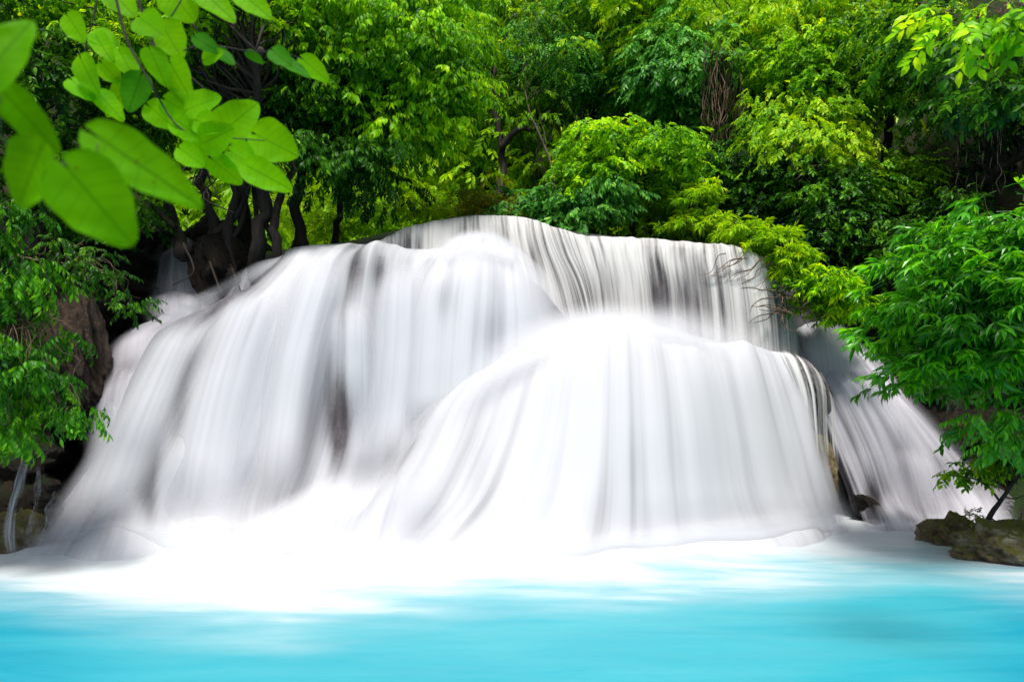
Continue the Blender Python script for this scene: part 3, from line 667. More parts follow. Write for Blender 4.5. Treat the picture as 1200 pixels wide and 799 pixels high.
def pad_sprays(C, R, per, droop=0.5, flat=0.35, light=None):
    n = len(C); idx = np.repeat(np.arange(n), per); m = len(idx)
    phi = rng.random(m) * 2 * np.pi; rr = np.sqrt(rng.random(m)) * (0.6 + .8 * rng.random(n))[idx]
    Rm = R * rr
    h = rng.normal(0, flat * 0.45, m) * R
    pos = C[idx] + np.stack([np.cos(phi) * Rm, np.sin(phi) * Rm, h - droop * R * rr ** 2 * .7], 1)
    dirs = np.stack([np.cos(phi), np.sin(phi), -droop * (0.2 + rr) + rng.normal(0, .28, m)], 1)
    dirs[:, :2] += rng.normal(0, .35, (m, 2))
    ups = np.stack([rng.normal(0, .3, m), rng.normal(0, .3, m), np.ones(m)], 1)
    pt = rng.random(n)
    tone = np.clip(0.6 * pt[idx] + 0.4 * rng.random(m), 0, 1)
    return pos, dirs, ups, tone

def limb(a, b, r0, r1, k=7, sag=0.15, wob=0.05):
    t = np.linspace(0, 1, k)[:, None]; d = np.linalg.norm(b - a)
    p = a * (1 - t) + b * t
    p[:, 2] += (np.sin(np.pi * t[:, 0])) * sag * d
    p[1:-1] += rng.normal(0, wob * d, (k - 2, 3))
    return cr(p, k * 2), np.linspace(r0, r1, k * 2)

def plant(name, label, cat, mat, base, blobs, pads=20, pad_r=0.4, per=14, size=0.4, kind='alt', det=0, trunk=None, trunk_r=0.06, bark='bark',
          group=None, droop=0.5, flat=0.35, shell=.75, limbs=True, tw=.010, crown='crown', stem='trunk', extra=()):
    if base[1] > 10 and kind != 'whorl' or len(blobs) > 2 and blobs[0][2] > 9: size *= .72; per = int(per * 1.6)
    base = P(*base) if len(base) == 3 and not isinstance(base, np.ndarray) else np.array(base)
    t = thing(name, label, cat, base, group)
    C = pads_in(blobs, pads, shell)
    C = C + rng.normal(0, pad_r * .4, C.shape)
    pos, dirs, ups, tone = pad_sprays(C, pad_r, per, droop, flat)
    V, F, T = scatter(kind, det, pos, dirs, ups, size * rng.uniform(.7, 1.25, len(pos)), tone)
    child(crown, V, F, M[mat], t, smooth=False, attrs={'tone': T})
    if trunk is None:
        c = C.mean(0); trunk = [base, base * .5 + c * .5 + rng.normal(0, .06, 3) * np.linalg.norm(c - base), c]
    else: trunk = [base] + [P(*q) for q in trunk]
    tp = cr(np.array(trunk), 18); k = len(tp)
    tr = trunk_r * np.linspace(1, .35, k); tr[0] *= 1.5
    paths = [(tp + rng.normal(0, trunk_r * .25, tp.shape), tr)]
    if limbs:
        for c in C:
            j = np.argmin(np.linalg.norm(tp - c, axis=1) + 0.35 * (tp[:, 2] > c[2] + .1)); j = max(2, min(k - 1, j - rng.integers(0, 4)))
            paths.append(limb(tp[j], c, min(tr[j] * .5, tw * 2), tw * .4))
    for e in extra:
        q = np.array([P(*z) for z in e[0]]); paths.append((cr(q, 14), np.linspace(e[1], e[2], 14)))
    V, F = tubes(paths, 6, .25)
    child(stem, V, F, M[bark], t)
    return t

# --- far wooded hillside, one mass
def forest():
    m = 11000
    x = rng.uniform(-26, 26, m); y = rng.uniform(16.5, 36, m) ** 1.0
    z = hill(x, y) + 0.6 + rng.random(m) * (3.0 + 3.5 * fbm(x * .3, y * .3, 9, 3))
    keep = np.abs(x) < y * 0.8 + 2
    C = np.stack([x, y, z], 1)[keep]
    n2 = 2200   # wall of growth rising behind it all
    a = rng.uniform(-1, 1, n2); Y = rng.uniform(24, 30, n2)
    C = np.concatenate([C, np.stack([a * Y * .8, Y, 6 + rng.random(n2) * 14], 1)])
    pos, dirs, ups, tone = pad_sprays(C, 0.8, 15, .6, .5)
    tone = np.clip(tone * .6 + .6 * (fbm(pos[:, 0] * .5, pos[:, 2] * .5, 77, 3) - .2), 0, 1)
    V, F, T = scatter('alt', 0, pos, dirs, ups, rng.uniform(.28, .55, len(pos)), tone)
    tag(mesh_np('forest', V, F, M['leaf_lime'], smooth=False, attrs={'tone': T}), kind='stuff')  # lime leaves brighten the hillside in place of blocked sunlight
forest()

GT = 'forest trees behind the fall'
# big left tree mass
plant('tree', 'bright green leafy tree with drooping sprays hanging over the left part of the lip', 'tree', 'leaf_bright', (352, 290, 12.2),
      [(410, 40, 11.6, 110, 80, 1.1), (470, 80, 11.7, 85, 80, 1.0), (515, 50, 11.8, 45, 70, .8), (450, 135, 11.8, 70, 40, .8), (500, 150, 11.8, 30, 40, .5)], pads=230, pad_r=.36, per=15, size=.32, kind='hang', det=1,
      trunk=[(348, 220, 12), (372, 140, 12), (430, 80, 11.9)], trunk_r=.11, group=GT)
plant('tree', 'tall green tree filling the upper left behind the heart leaved branch', 'tree', 'leaf_bright', (290, 300, 12.4),
      [(290, 20, 11.2, 110, 60, 1.0), (340, 80, 11.5, 60, 45, .7), (170, 10, 10.8, 100, 50, .8)], pads=110, pad_r=.38, per=14, size=.28, kind='alt', det=1,
      trunk=[(285, 240, 12), (300, 150, 11), (300, 60, 10)], trunk_r=.13, group=GT)
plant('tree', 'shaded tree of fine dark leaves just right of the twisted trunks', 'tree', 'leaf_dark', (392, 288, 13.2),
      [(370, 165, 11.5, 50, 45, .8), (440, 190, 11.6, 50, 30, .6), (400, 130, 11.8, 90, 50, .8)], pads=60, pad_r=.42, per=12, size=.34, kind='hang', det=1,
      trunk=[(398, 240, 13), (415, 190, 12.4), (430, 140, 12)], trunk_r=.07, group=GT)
# twisted dark trunks
for i, (bx, by, path, r, lab) in enumerate([
    (246, 322, [(250, 270, 12.0), (238, 220, 12), (232, 170, 12.2), (215, 90, 12.5)], .12, 'crooked dark trunk, leftmost of the cluster above the small step falls'),
    (272, 330, [(268, 280, 11.7), (276, 225, 11.8), (262, 170, 12), (270, 80, 12.2)], .10, 'dark trunk second from the left in the twisted cluster'),
    (306, 335, [(300, 290, 11.4), (312, 230, 11.6), (318, 180, 11.8), (330, 80, 12)], .15, 'thickest dark trunk of the twisted cluster, gnarled and leaning right'),
    (330, 322, [(322, 280, 11.3), (326, 235, 11.5), (345, 190, 11.8), (360, 100, 12)], .09, 'dark slim trunk on the right side of the twisted cluster, over the smooth water'),
    (215, 300, [(205, 262, 12.4), (190, 210, 12.5), (180, 150, 12.6), (150, 60, 12.8)], .10, 'dark leaning trunk behind the large blurred leaves')]):
    plant('twisted_tree', lab, 'tree', 'leaf_dark', (bx, by, 11.4 + .2 * (i % 3)), [(path[-1][0], 60, 12.2, 55, 60, .7), (path[-1][0] + 20, 140, 12.3, 40, 30, .5)], pads=16, pad_r=.45, per=12, size=.4, kind='alt', det=0,
          trunk=path, trunk_r=r, group='twisted trunks left of the fall',
          extra=[([(path[0][0], path[0][1] + 5, 11.7), (path[0][0] + 30 - 14 * i, path[0][1] - 22, 11.8), (path[0][0] + 45 - 24 * i, path[0][1] - 70, 12)], r * .55, .03),
                 ([(bx, by - 15, 11.3), (bx + 12, by + 18, 11.15), (bx + 20 - 8 * i, by + 34, 11.25)], r * .18, .008)])
# lime shrubs in the middle distance
for (x, y, Y, rx, ry, lab, mt) in [
    (400, 262, 14.5, 40, 26, 'lime yellow shrub low behind the left lip, beneath the drooping tree', 'leaf_lime'),
    (345, 245, 15.5, 32, 30, 'pale lime thicket glimpsed between the dark trunks and the left lip', 'leaf_lime'),
    (455, 250, 14.5, 36, 26, 'bright green shrub behind the left end of the upper curtain', 'leaf_bright'),
    (500, 247, 13.6, 38, 18, 'yellow green feathery shrub left of the top of the upper curtain', 'leaf_lime'),
    (560, 243, 13.6, 40, 13, 'low olive brown shrub on the highest point of the lip', 'leaf_olive'),
    (440, 205, 16.5, 60, 30, 'sunlit lime bush farther back under the big left tree', 'leaf_lime')]:
    plant('shrub', lab, 'shrub', mt, (x, y + ry + 12, Y), [(x, y, Y, rx, ry, .6)], pads=26, pad_r=.28, per=12, size=.26, kind='pinn' if mt != 'leaf_bright' else 'alt', det=0, trunk_r=.03, group='shrubs along the lip', stem='stem', crown='foliage')
for (x, y, Y, rx, ry, lab) in [
    (620, 245, 13.8, 34, 13, 'broad dark blue green plants right of the olive shrub'),
    (668, 258, 13.4, 26, 14, 'dark leafy plants at the foot of the layered bush')]:
    plant('plant', lab, 'plant', 'leaf_blue', (x, y + ry + 6, Y), [(x, y, Y, rx, ry, .5)], pads=20, pad_r=.3, per=9, size=.42, kind='alt', det=1, trunk_r=.02, group='broad plants along the lip', stem='stem', crown='foliage')

# slender trunks in the gap
for (x0, y0, Y, x1, y1, r, lab) in [
    (588, 235, 16, 578, 60, .10, 'dark trunk with a thick bent limb in the gap above the lip'),
    (640, 225, 16.5, 600, 40, .035, 'thin pale leaning stem nearest the bent limb tree'),
    (652, 235, 15.5, 612, 80, .03, 'thin stem leaning left, beside the layered bush'),
    (625, 230, 17, 640, 30, .04, 'upright slender trunk in the middle of the gap'),
    (570, 230, 17.5, 556, 50, .05, 'straight dark slender trunk at the left of the gap'),
    (690, 190, 17, 700, 50, .04, 'grey slender trunk rising behind the layered bush'),
    (755, 170, 17, 748, 40, .045, 'thin trunk behind the right half of the layered bush')]:
    plant('slender_tree', lab, 'tree', 'leaf_mid', (x0, y0, Y), [((x0 + x1) / 2, y1 - 10, Y, 55, 45, .9), (x1 + 20, y1 + 50, Y + .5, 35, 40, .6)], pads=14, pad_r=.4, per=12, size=.34, kind='hang' if r < .05 else 'alt', det=0,
          trunk=[((x0 * 2 + x1) / 3 + 4, (y0 * 2 + y1) / 3, Y), ((x0 + 2 * x1) / 3 - 4, (y0 + 2 * y1) / 3, Y), (x1, y1, Y)], trunk_r=r, group='slender trees in the gap',
          bark='bark' if r > .045 else 'bark_pale',
          extra=[([(586, 175, 15.9), (598, 160, 15.8), (612, 150, 15.7), (625, 152, 15.7), (645, 130, 15.7)], .09, .03)] if r == .10 else ())

# centre layered bush
plant('tree', 'layered bright green bush standing at centre right just behind the lip', 'tree', 'leaf_bright', (740, 282, 13.6),
      [(710, 175, 13.2, 38, 26, .7), (770, 180, 13.3, 45, 24, .7), (690, 215, 13.0, 28, 20, .5), (800, 195, 13.4, 28, 24, .5)], pads=80, pad_r=.28, per=15, size=.28, kind='alt', det=1, trunk_r=.07, droop=.7, flat=.25, group=GT)
plant('tree', 'bluish green drooping bush in front of the foot of the layered bush', 'tree', 'leaf_blue', (700, 280, 13.3),
      [(685, 240, 12.9, 26, 22, .4), (720, 225, 12.9, 26, 20, .4)], pads=40, pad_r=.25, per=13, size=.28, kind='hang', det=1, trunk_r=.04, group=GT)
plant('tree', 'shadowy olive thicket between the layered bush and the lime shrub', 'tree', 'leaf_mid', (765, 285, 13.8),
      [(760, 245, 13.8, 40, 34, .6)], pads=40, pad_r=.28, per=12, size=.26, kind='pinn', det=0, trunk_r=.04, group=GT)
plant('shrub', 'yellow green shrub rising behind the right half of the upper curtain', 'shrub', 'leaf_lime', (812, 288, 12.9),
      [(812, 240, 12.8, 20, 20, .4), (832, 262, 12.7, 16, 10, .3), (795, 264, 12.8, 14, 10, .3)], pads=32, pad_r=.15, per=11, size=.24, kind='tuft', det=1, trunk_r=.03, group='shrubs along the lip', stem='stem', crown='foliage')
plant('shrub', 'lime green shrub hanging over the right corner of the upper curtain', 'shrub', 'leaf_lime', (915, 300, 12.0),
      [(895, 280, 11.6, 26, 13, .4), (925, 305, 11.4, 20, 16, .4), (872, 268, 11.8, 16, 8, .3)], pads=46, pad_r=.15, per=11, size=.24, kind='tuft', det=1, trunk_r=.03, group='shrubs along the lip', stem='stem', crown='foliage')
plant('shrub', 'green drooping shrub with leafy tips above the right cascade', 'shrub', 'leaf_bright', (960, 320, 11.9),
      [(955, 335, 11.3, 26, 16, .4), (985, 352, 11.2, 20, 8, .3)], pads=34, pad_r=.16, per=10, size=.22, kind='whorl', det=1, trunk_r=.03, group='shrubs along the lip', stem='stem', crown='foliage')

# upper right trees
for (x, y, Y, rx, ry, mt, kd, sz, lab) in [
    (680, 60, 16.5, 90, 60, 'leaf_blue', 'pinn', .46, 'feathery pale green tree arching over the middle of the gap'),
    (760, 40, 16.0, 70, 60, 'leaf_lime', 'alt', .40, 'green tree at top centre right of the feathery one'),
    (800, 90, 15.2, 50, 55, 'leaf_blue', 'alt', .36, 'bluish green tree standing over the layered bush'),
    (860, 50, 15.0, 60, 60, 'leaf_lime', 'alt', .34, 'yellow green tree at the top, over the brown hanging vines'),
    (930, 110, 14.0, 60, 50, 'leaf_bright', 'alt', .30, 'vine covered tree with bright leaves in the upper right'),
    (960, 40, 14.6, 70, 60, 'leaf_mid', 'alt', .34, 'mid green tree at the top edge left of the near branch'),
    (1040, 60, 13.2, 70, 50, 'leaf_mid', 'alt', .24, 'green tree in the upper right behind the near branch'),
    (930, 165, 13.4, 50, 30, 'leaf_lime', 'alt', .26, 'small leaved climber spilling down over the dark hollow'),
    (600, 20, 18.0, 60, 40, 'leaf_lime', 'alt', .40, 'pale sunlit tree far back at the top of the gap'),
    (1150, 80, 12.0, 80, 50, 'leaf_dark', 'alt', .24, 'dark leaved tree over the hollow at the right edge'),
    (550, 120, 18.0, 40, 60, 'leaf_lime', 'alt', .36, 'sunlit tree behind the right edge of the drooping left tree'),  # lime leaf colour stands in for sunlight on the trees in the gap
    (650, 110, 19.5, 60, 40, 'leaf_lime', 'pinn', .45, 'deep green tree seen through the slender trunks')]:
    plant('tree', lab, 'tree', mt, (x, y + ry * 1.5 + 60, Y + .8), [(x, y, Y, rx, ry, 1.1), (x + rx * .4, y + ry * .7, Y, rx * .5, ry * .4, .6)] + ([(1310, 100, 11.5, 90, 80, 1), (1320, 240, 11, 80, 70, .8)] if x == 1150 else []), pads=80 if x != 1150 else 170, pad_r=.42, per=14, size=sz, kind=kd, det=0 if Y > 14 else 1, trunk_r=.09, droop=.75, flat=.3, group=GT)
# dark hillside growth on the right
for (x, y, Y, rx, ry, mt, lab) in [
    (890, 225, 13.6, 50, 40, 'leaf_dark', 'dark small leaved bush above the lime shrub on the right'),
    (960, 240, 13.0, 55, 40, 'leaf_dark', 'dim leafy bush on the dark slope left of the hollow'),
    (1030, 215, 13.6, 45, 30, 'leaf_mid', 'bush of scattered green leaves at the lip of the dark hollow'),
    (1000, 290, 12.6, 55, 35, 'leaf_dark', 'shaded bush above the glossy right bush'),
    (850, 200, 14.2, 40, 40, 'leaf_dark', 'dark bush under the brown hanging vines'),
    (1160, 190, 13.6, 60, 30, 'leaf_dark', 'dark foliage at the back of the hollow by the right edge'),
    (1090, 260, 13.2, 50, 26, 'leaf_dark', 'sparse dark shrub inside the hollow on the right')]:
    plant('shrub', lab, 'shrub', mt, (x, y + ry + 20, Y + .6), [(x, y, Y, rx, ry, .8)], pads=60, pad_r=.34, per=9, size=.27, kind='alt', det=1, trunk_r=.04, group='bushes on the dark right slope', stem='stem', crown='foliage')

# big glossy bush at the right, near
plant('shrub', 'large glossy leaved bush reaching in from the right edge over the water', 'bush', 'leaf_gloss', np.array([7.4, 8.9, .6]),
      [(1135, 300, 8.2, 75, 45, .8), (1115, 365, 8.0, 65, 42, .7), (1165, 390, 7.9, 55, 46, .8), (1085, 425, 8.1, 40, 18, .6), (1195, 330, 7.8, 55, 65, .8), (1180, 428, 8.0, 34, 14, .5), (1070, 345, 8.2, 34, 10, .4), (1060, 385, 8.2, 30, 8, .4), (1300, 350, 8.0, 60, 70, .7), (1320, 470, 8.0, 60, 50, .7)], pads=240, pad_r=.22, per=9, size=.25, kind='whorl', det=1,
      trunk=[(1280, 420, 8.4), (1200, 380, 8.4), (1120, 370, 8.3)], trunk_r=.04, tw=.007, bark='twig', droop=.45, flat=.2, stem='stem', crown='foliage')
plant('shrub', 'hanging leafy sprig dangling below the glossy right bush', 'bush', 'leaf_gloss', P(1215, 470, 8.2),
      [(1160, 505, 8.0, 22, 22, .2), (1185, 485, 8.0, 20, 16, .2)], pads=14, pad_r=.14, per=6, size=.24, kind='hang', det=1, trunk_r=.012, tw=.005, bark='twig', stem='stem', crown='foliage')
# top right near branch
plant('leafy_branch', 'near branch of light green leaves hanging from the top right corner', 'branch', 'leaf_bright', P(1290, -60, 4.2),
      [(1140, 20, 4.0, 40, 10, .2), (1180, 22, 4.0, 30, 14, .2), (1100, 40, 4.0, 12, 6, .1)], pads=14, pad_r=.07, per=4, size=.17, kind='alt', det=1, trunk_r=.012, tw=.004, bark='twig', stem='twig', crown='foliage')
plant('leafy_branch', 'small darker branch with glossy leaves under the top right corner', 'branch', 'leaf_dark', P(1290, 60, 6.5),
      [(1160, 110, 6.2, 60, 22, .4), (1190, 70, 6.2, 30, 30, .3), (1080, 40, 6.6, 40, 26, .3)], pads=34, pad_r=.16, per=8, size=.19, kind='alt', det=1, trunk_r=.02, tw=.005, bark='twig', stem='twig', crown='foliage')
# near left drooping shrub
plant('shrub', 'near drooping bush with fresh green leaves against the left edge', 'bush', 'leaf_deep', np.array([-6.3, 8.0, .9]),
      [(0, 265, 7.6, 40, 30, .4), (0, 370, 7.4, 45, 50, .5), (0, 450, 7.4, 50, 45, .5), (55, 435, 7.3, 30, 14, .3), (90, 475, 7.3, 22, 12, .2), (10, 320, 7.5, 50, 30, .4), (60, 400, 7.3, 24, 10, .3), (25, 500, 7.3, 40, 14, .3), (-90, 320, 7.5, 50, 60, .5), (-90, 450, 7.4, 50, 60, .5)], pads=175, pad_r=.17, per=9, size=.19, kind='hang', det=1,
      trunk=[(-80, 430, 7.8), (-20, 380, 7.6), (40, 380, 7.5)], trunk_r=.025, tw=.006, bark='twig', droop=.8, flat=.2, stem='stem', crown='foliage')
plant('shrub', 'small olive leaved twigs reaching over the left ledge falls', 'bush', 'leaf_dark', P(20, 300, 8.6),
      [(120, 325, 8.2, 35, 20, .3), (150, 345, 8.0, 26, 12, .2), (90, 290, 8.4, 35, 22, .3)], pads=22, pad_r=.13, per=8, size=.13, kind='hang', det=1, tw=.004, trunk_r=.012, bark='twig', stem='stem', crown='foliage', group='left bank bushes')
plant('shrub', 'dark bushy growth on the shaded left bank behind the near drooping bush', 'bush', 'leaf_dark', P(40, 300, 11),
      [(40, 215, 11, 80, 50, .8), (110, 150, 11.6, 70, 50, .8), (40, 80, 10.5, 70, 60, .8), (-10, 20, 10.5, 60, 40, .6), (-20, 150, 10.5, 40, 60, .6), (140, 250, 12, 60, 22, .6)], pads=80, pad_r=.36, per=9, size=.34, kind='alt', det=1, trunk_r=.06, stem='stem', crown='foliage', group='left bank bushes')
plant('shrub', 'soft yellowish tuft of leaves at the lower right above the mossy boulder', 'bush', 'leaf_mid', P(1240, 530, 9.2),
      [(1180, 535, 9.0, 30, 14, .3), (1120, 540, 9.0, 22, 8, .2), (1205, 520, 9.0, 26, 24, .3)], pads=18, pad_r=.14, per=9, size=.2, kind='alt', det=1, trunk_r=.02, bark='twig', stem='stem', crown='foliage')

# bare little tree on the boulder
def bare_tree():
    b = P(1155, 625, 8.4)
    t = thing('bare_tree', 'bare crooked little tree with thin branches growing on the mossy boulder', 'tree', b)
    paths = []
    main = cr(np.array([P(1152, 628, 8.4), P(1160, 605, 8.4), P(1176, 582, 8.4), P(1192, 560, 8.4), P(1215, 545, 8.4)]), 16)
    paths.append((main, np.linspace(.035, .014, 16)))
    for (pts, r) in [([(1172, 588), (1160, 572), (1145, 562), (1125, 558), (1112, 556)], .012), ([(1182, 575), (1180, 558), (1184, 545), (1180, 530)], .010), ([(1160, 606), (1170, 612), (1185, 614), (1196, 606)], .010),
                     ([(1156, 618), (1168, 625), (1182, 622), (1195, 612), (1197, 600)], .009), ([(1157, 616), (1145, 606), (1138, 604)], .006), ([(1150, 562), (1146, 552), (1150, 545)], .006),
                     ([(1176, 582), (1190, 584), (1204, 578)], .009), ([(1190, 562), (1186, 545), (1192, 530), (1188, 515)], .007), ([(1166, 622), (1178, 632), (1192, 628)], .006), ([(1125, 558), (1118, 552), (1115, 546)], .005)]:
        q = np.array([P(x, y, 8.4 + .12 * math.sin(x * .7)) for x, y in pts]); paths.append((cr(q, 12), np.linspace(r, r * .4, 12)))
    V, F = tubes(paths, 6, .2); child('trunk', V, F, M['bark'], t)
    n = 22; ps = np.array([P(1140 + rng.normal(0, 6), 604 + rng.normal(0, 4), 8.4) for _ in range(n)])
    V, F, T = scatter('alt', 1, ps, rng.normal(size=(n, 3)), np.tile([0, 0, 1.], (n, 1)) + rng.normal(0, .2, (n, 3)), np.full(n, .07), rng.random(n))
    child('foliage', V, F, M['leaf_olive'], t, smooth=False, attrs={'tone': T})
bare_tree()
# tangle of bare twigs over the right corner of the curtain
def tangle():
    t = thing('dry_branch', 'tangle of thin dry twigs dangling over the right corner of the upper curtain', 'branch', P(925, 350, 11.1))
    paths = []
    for k in range(26):
        x, y = rng.uniform(905, 950), rng.uniform(335, 370)
        pts = [(x, y)]; a = rng.uniform(-3, 3.1)
        for j in range(5):
            a += rng.uniform(-.8, .8); pts.append((pts[-1][0] + 9 * math.cos(a), pts[-1][1] + 5 * math.sin(a) + 1.5))
        paths.append((cr(np.array([P(u, v, 11.05 + .1 * math.sin(u)) for u, v in pts]), 12), np.linspace(.012, .004, 12)))
    for k in range(12):
        x = rng.uniform(810, 900); pts = [(x + 25 - j * 12 + rng.normal(0, 3), 292 + (x - 810) * .2 + j * 9 + rng.normal(0, 3)) for j in range(4)]
        paths.append((cr(np.array([P(u, v, 11.25) for u, v in pts]), 10), np.linspace(.008, .003, 10)))
    V, F = tubes(paths, 5, .2); child('twig', V, F, M['twig'], t)
tangle()
# lianas
def lianas(n, box, Y, r, label, mat='twig', lean=8):
    t = thing('vine', label, 'vine', P((box[0] + box[2]) / 2, box[1], Y))
    paths = []
    for k in range(n):
        x = rng.uniform(box[0], box[2]); y0 = box[1] + rng.uniform(0, 20); y1 = box[3] - rng.uniform(0, 30)
        m = 6; pts = [P(x + rng.normal(0, lean) * (j / m) + lean * .4 * math.sin(j + k), y0 + (y1 - y0) * j / m, Y + rng.normal(0, .15)) for j in range(m + 1)]
        paths.append((cr(np.array(pts), 18), np.full(18, r * rng.uniform(.5, 1.3))))
    V, F = tubes(paths, 4, .2); child('stem', V, F, M[mat], t)
lianas(44, (825, 45, 872, 175), 13.9, .008, 'brown curtain of hanging vines in the upper right foliage', lean=5)
lianas(14, (915, 165, 975, 225), 12.6, .009, 'pale tangle of roots hanging under the climber on the right', 'bark_pale', 5)
lianas(9, (1120, 140, 1195, 245), 10.5, .004, 'thin stems hanging in the dark hollow near the right edge', 'bark', 3)
lianas(16, (225, 140, 350, 250), 11.0, .010, 'thin vines hanging among the dark twisted trunks', 'bark', 10)
lianas(20, (620, 110, 800, 240), 16.2, .012, 'pale thin stems in the deep thicket at the centre', 'bark_pale', 14)

# ------------------------------------------------------------------ heart shaped foreground leaves
def heart_mat(name, dark, light, spots=0.0):
    m, nt, n, l = new_mat(name)
    uv = N(n, 'ShaderNodeUVMap', uv_map='flow'); sx = N(n, 'ShaderNodeSeparateXYZ'); l.new(uv.outputs[0], sx.inputs[0])
    def mt(op, a, b=None, c=None, clamp=False):
        q = N(n, 'ShaderNodeMath', operation=op, use_clamp=clamp)
        for i, v in enumerate((a, b, c)):
            if v is None: continue
            if isinstance(v, (int, float)): q.inputs[i].default_value = v
            else: l.new(v, q.inputs[i])
        return q.outputs[0]
    av = mt('ABSOLUTE', sx.outputs[1])
    ph = mt('MULTIPLY', mt('SUBTRACT', sx.outputs[0], mt('MULTIPLY', av, 0.55)), 6.5)
    tri = mt('ABSOLUTE', mt('SUBTRACT', mt('FRACT', ph), 0.5))
    side = mt('LESS_THAN', tri, 0.045)
    mid = mt('LESS_THAN', av, 0.014)
    vein = mt('MAXIMUM', mt('MULTIPLY', side, .5), mt('MULTIPLY', mid, .8))
    tc = N(n, 'ShaderNodeTexCoord'); no = N(n, 'ShaderNodeTexNoise'); no.inputs['Scale'].default_value = 14; no.inputs['Detail'].default_value = 5; l.new(tc.outputs['Object'], no.inputs[0])
    r = ramp(n, [(0.3, dark), (0.7, light)]); l.new(no.outputs[0], r.inputs[0])
    mv = N(n, 'ShaderNodeMix', data_type='RGBA'); l.new(vein, mv.inputs[0]); l.new(r.outputs[0], mv.inputs[6]); mv.inputs[7].default_value = (*[c * .7 for c in dark], 1)
    col = mv.outputs[2]
    if spots:
        n2 = N(n, 'ShaderNodeTexNoise'); n2.inputs['Scale'].default_value = 55; n2.inputs['Detail'].default_value = 4; l.new(tc.outputs['Object'], n2.inputs[0])
        n3 = N(n, 'ShaderNodeTexNoise'); n3.inputs['Scale'].default_value = 16; l.new(tc.outputs['Object'], n3.inputs[0])
        sp = mt('GREATER_THAN', mt('MULTIPLY', n2.outputs[0], n3.outputs[0]), 0.41)
        ms = N(n, 'ShaderNodeMix', data_type='RGBA'); l.new(sp, ms.inputs[0]); l.new(col, ms.inputs[6]); ms.inputs[7].default_value = (0.10, 0.05, 0.01, 1); col = ms.outputs[2]
    p = N(n, 'ShaderNodeBsdfPrincipled'); l.new(col, p.inputs['Base Color']); p.inputs['Roughness'].default_value = .5; p.inputs['Specular IOR Level'].default_value = .07
    bm = N(n, 'ShaderNodeBump'); bm.inputs['Strength'].default_value = .3; bm.inputs['Distance'].default_value = .003; l.new(vein, bm.inputs['Height']); l.new(bm.outputs[0], p.inputs['Normal'])
    mx = N(n, 'ShaderNodeMix', data_type='RGBA', blend_type='MULTIPLY'); mx.inputs['Factor'].default_value = 1; l.new(col, mx.inputs[6]); mx.inputs[7].default_value = (2.3, 1.6, .2, 1)
    t = N(n, 'ShaderNodeBsdfTranslucent'); l.new(mx.outputs[2], t.inputs['Color'])
    mm = N(n, 'ShaderNodeMixShader'); mm.inputs[0].default_value = .68; l.new(p.outputs[0], mm.inputs[1]); l.new(t.outputs[0], mm.inputs[2])
    o = N(n, 'ShaderNodeOutputMaterial'); l.new(mm.outputs[0], o.inputs[0])
    return m
M['heart'] = heart_mat('heart_leaf', (0.12, 0.36, 0.001), (0.19, 0.47, 0.001))
M['heart_spot'] = heart_mat('heart_leaf_spotted', (0.085, 0.27, 0.001), (0.14, 0.37, 0.001), spots=1)
M['heart_dark'] = heart_mat('heart_leaf_dark', (0.03, 0.16, 0.006), (0.06, 0.25, 0.01))  # darker green leaves mixed among the heart leaves

def heart_leaf(base, tip, width, face, parent, mat, nu=13, nv=9, cup=.10, curl=.10, label=None):
    """base/tip world points; face = normal hint"""
    L = np.linalg.norm(tip - base); x = (tip - base) / L
    R = rotm(x[None], np.array(face, float)[None])[0]
    u = np.linspace(0, 1, nu)[:, None] * np.ones((1, nv)); v = np.linspace(-1, 1, nv)[None] * np.ones((nu, 1))
    w = np.clip(np.sin(np.pi * np.clip(u, 0, 1) ** 0.66), 0, 1) ** 0.55 * (1 - .22 * u ** 2)
    w[-1] = 0.0; w[0] = 0.10
    hh = width / 2
    xx = u * L - (np.abs(v) ** 1.5) * (1 - u) ** 3 * L * .16
    yy = v * w * hh * (1 + .03 * np.sin(u * 19 + v * 3))
    zz = cup * hh * (v ** 2) * w * 1.5 - curl * L * u ** 2 + .012 * L * np.sin(u * 14 + 5 * np.abs(v)) * np.abs(v)
    V = (np.stack([xx, yy, zz], 2).reshape(-1, 3)) @ R.T + base
    o = child('leaf', V, grid_faces(nu, nv), M[mat], parent, uv=np.stack([u * 1.0, v * w * hh / L], 2).reshape(-1, 2))
    if label: o['label'] = label
    return o

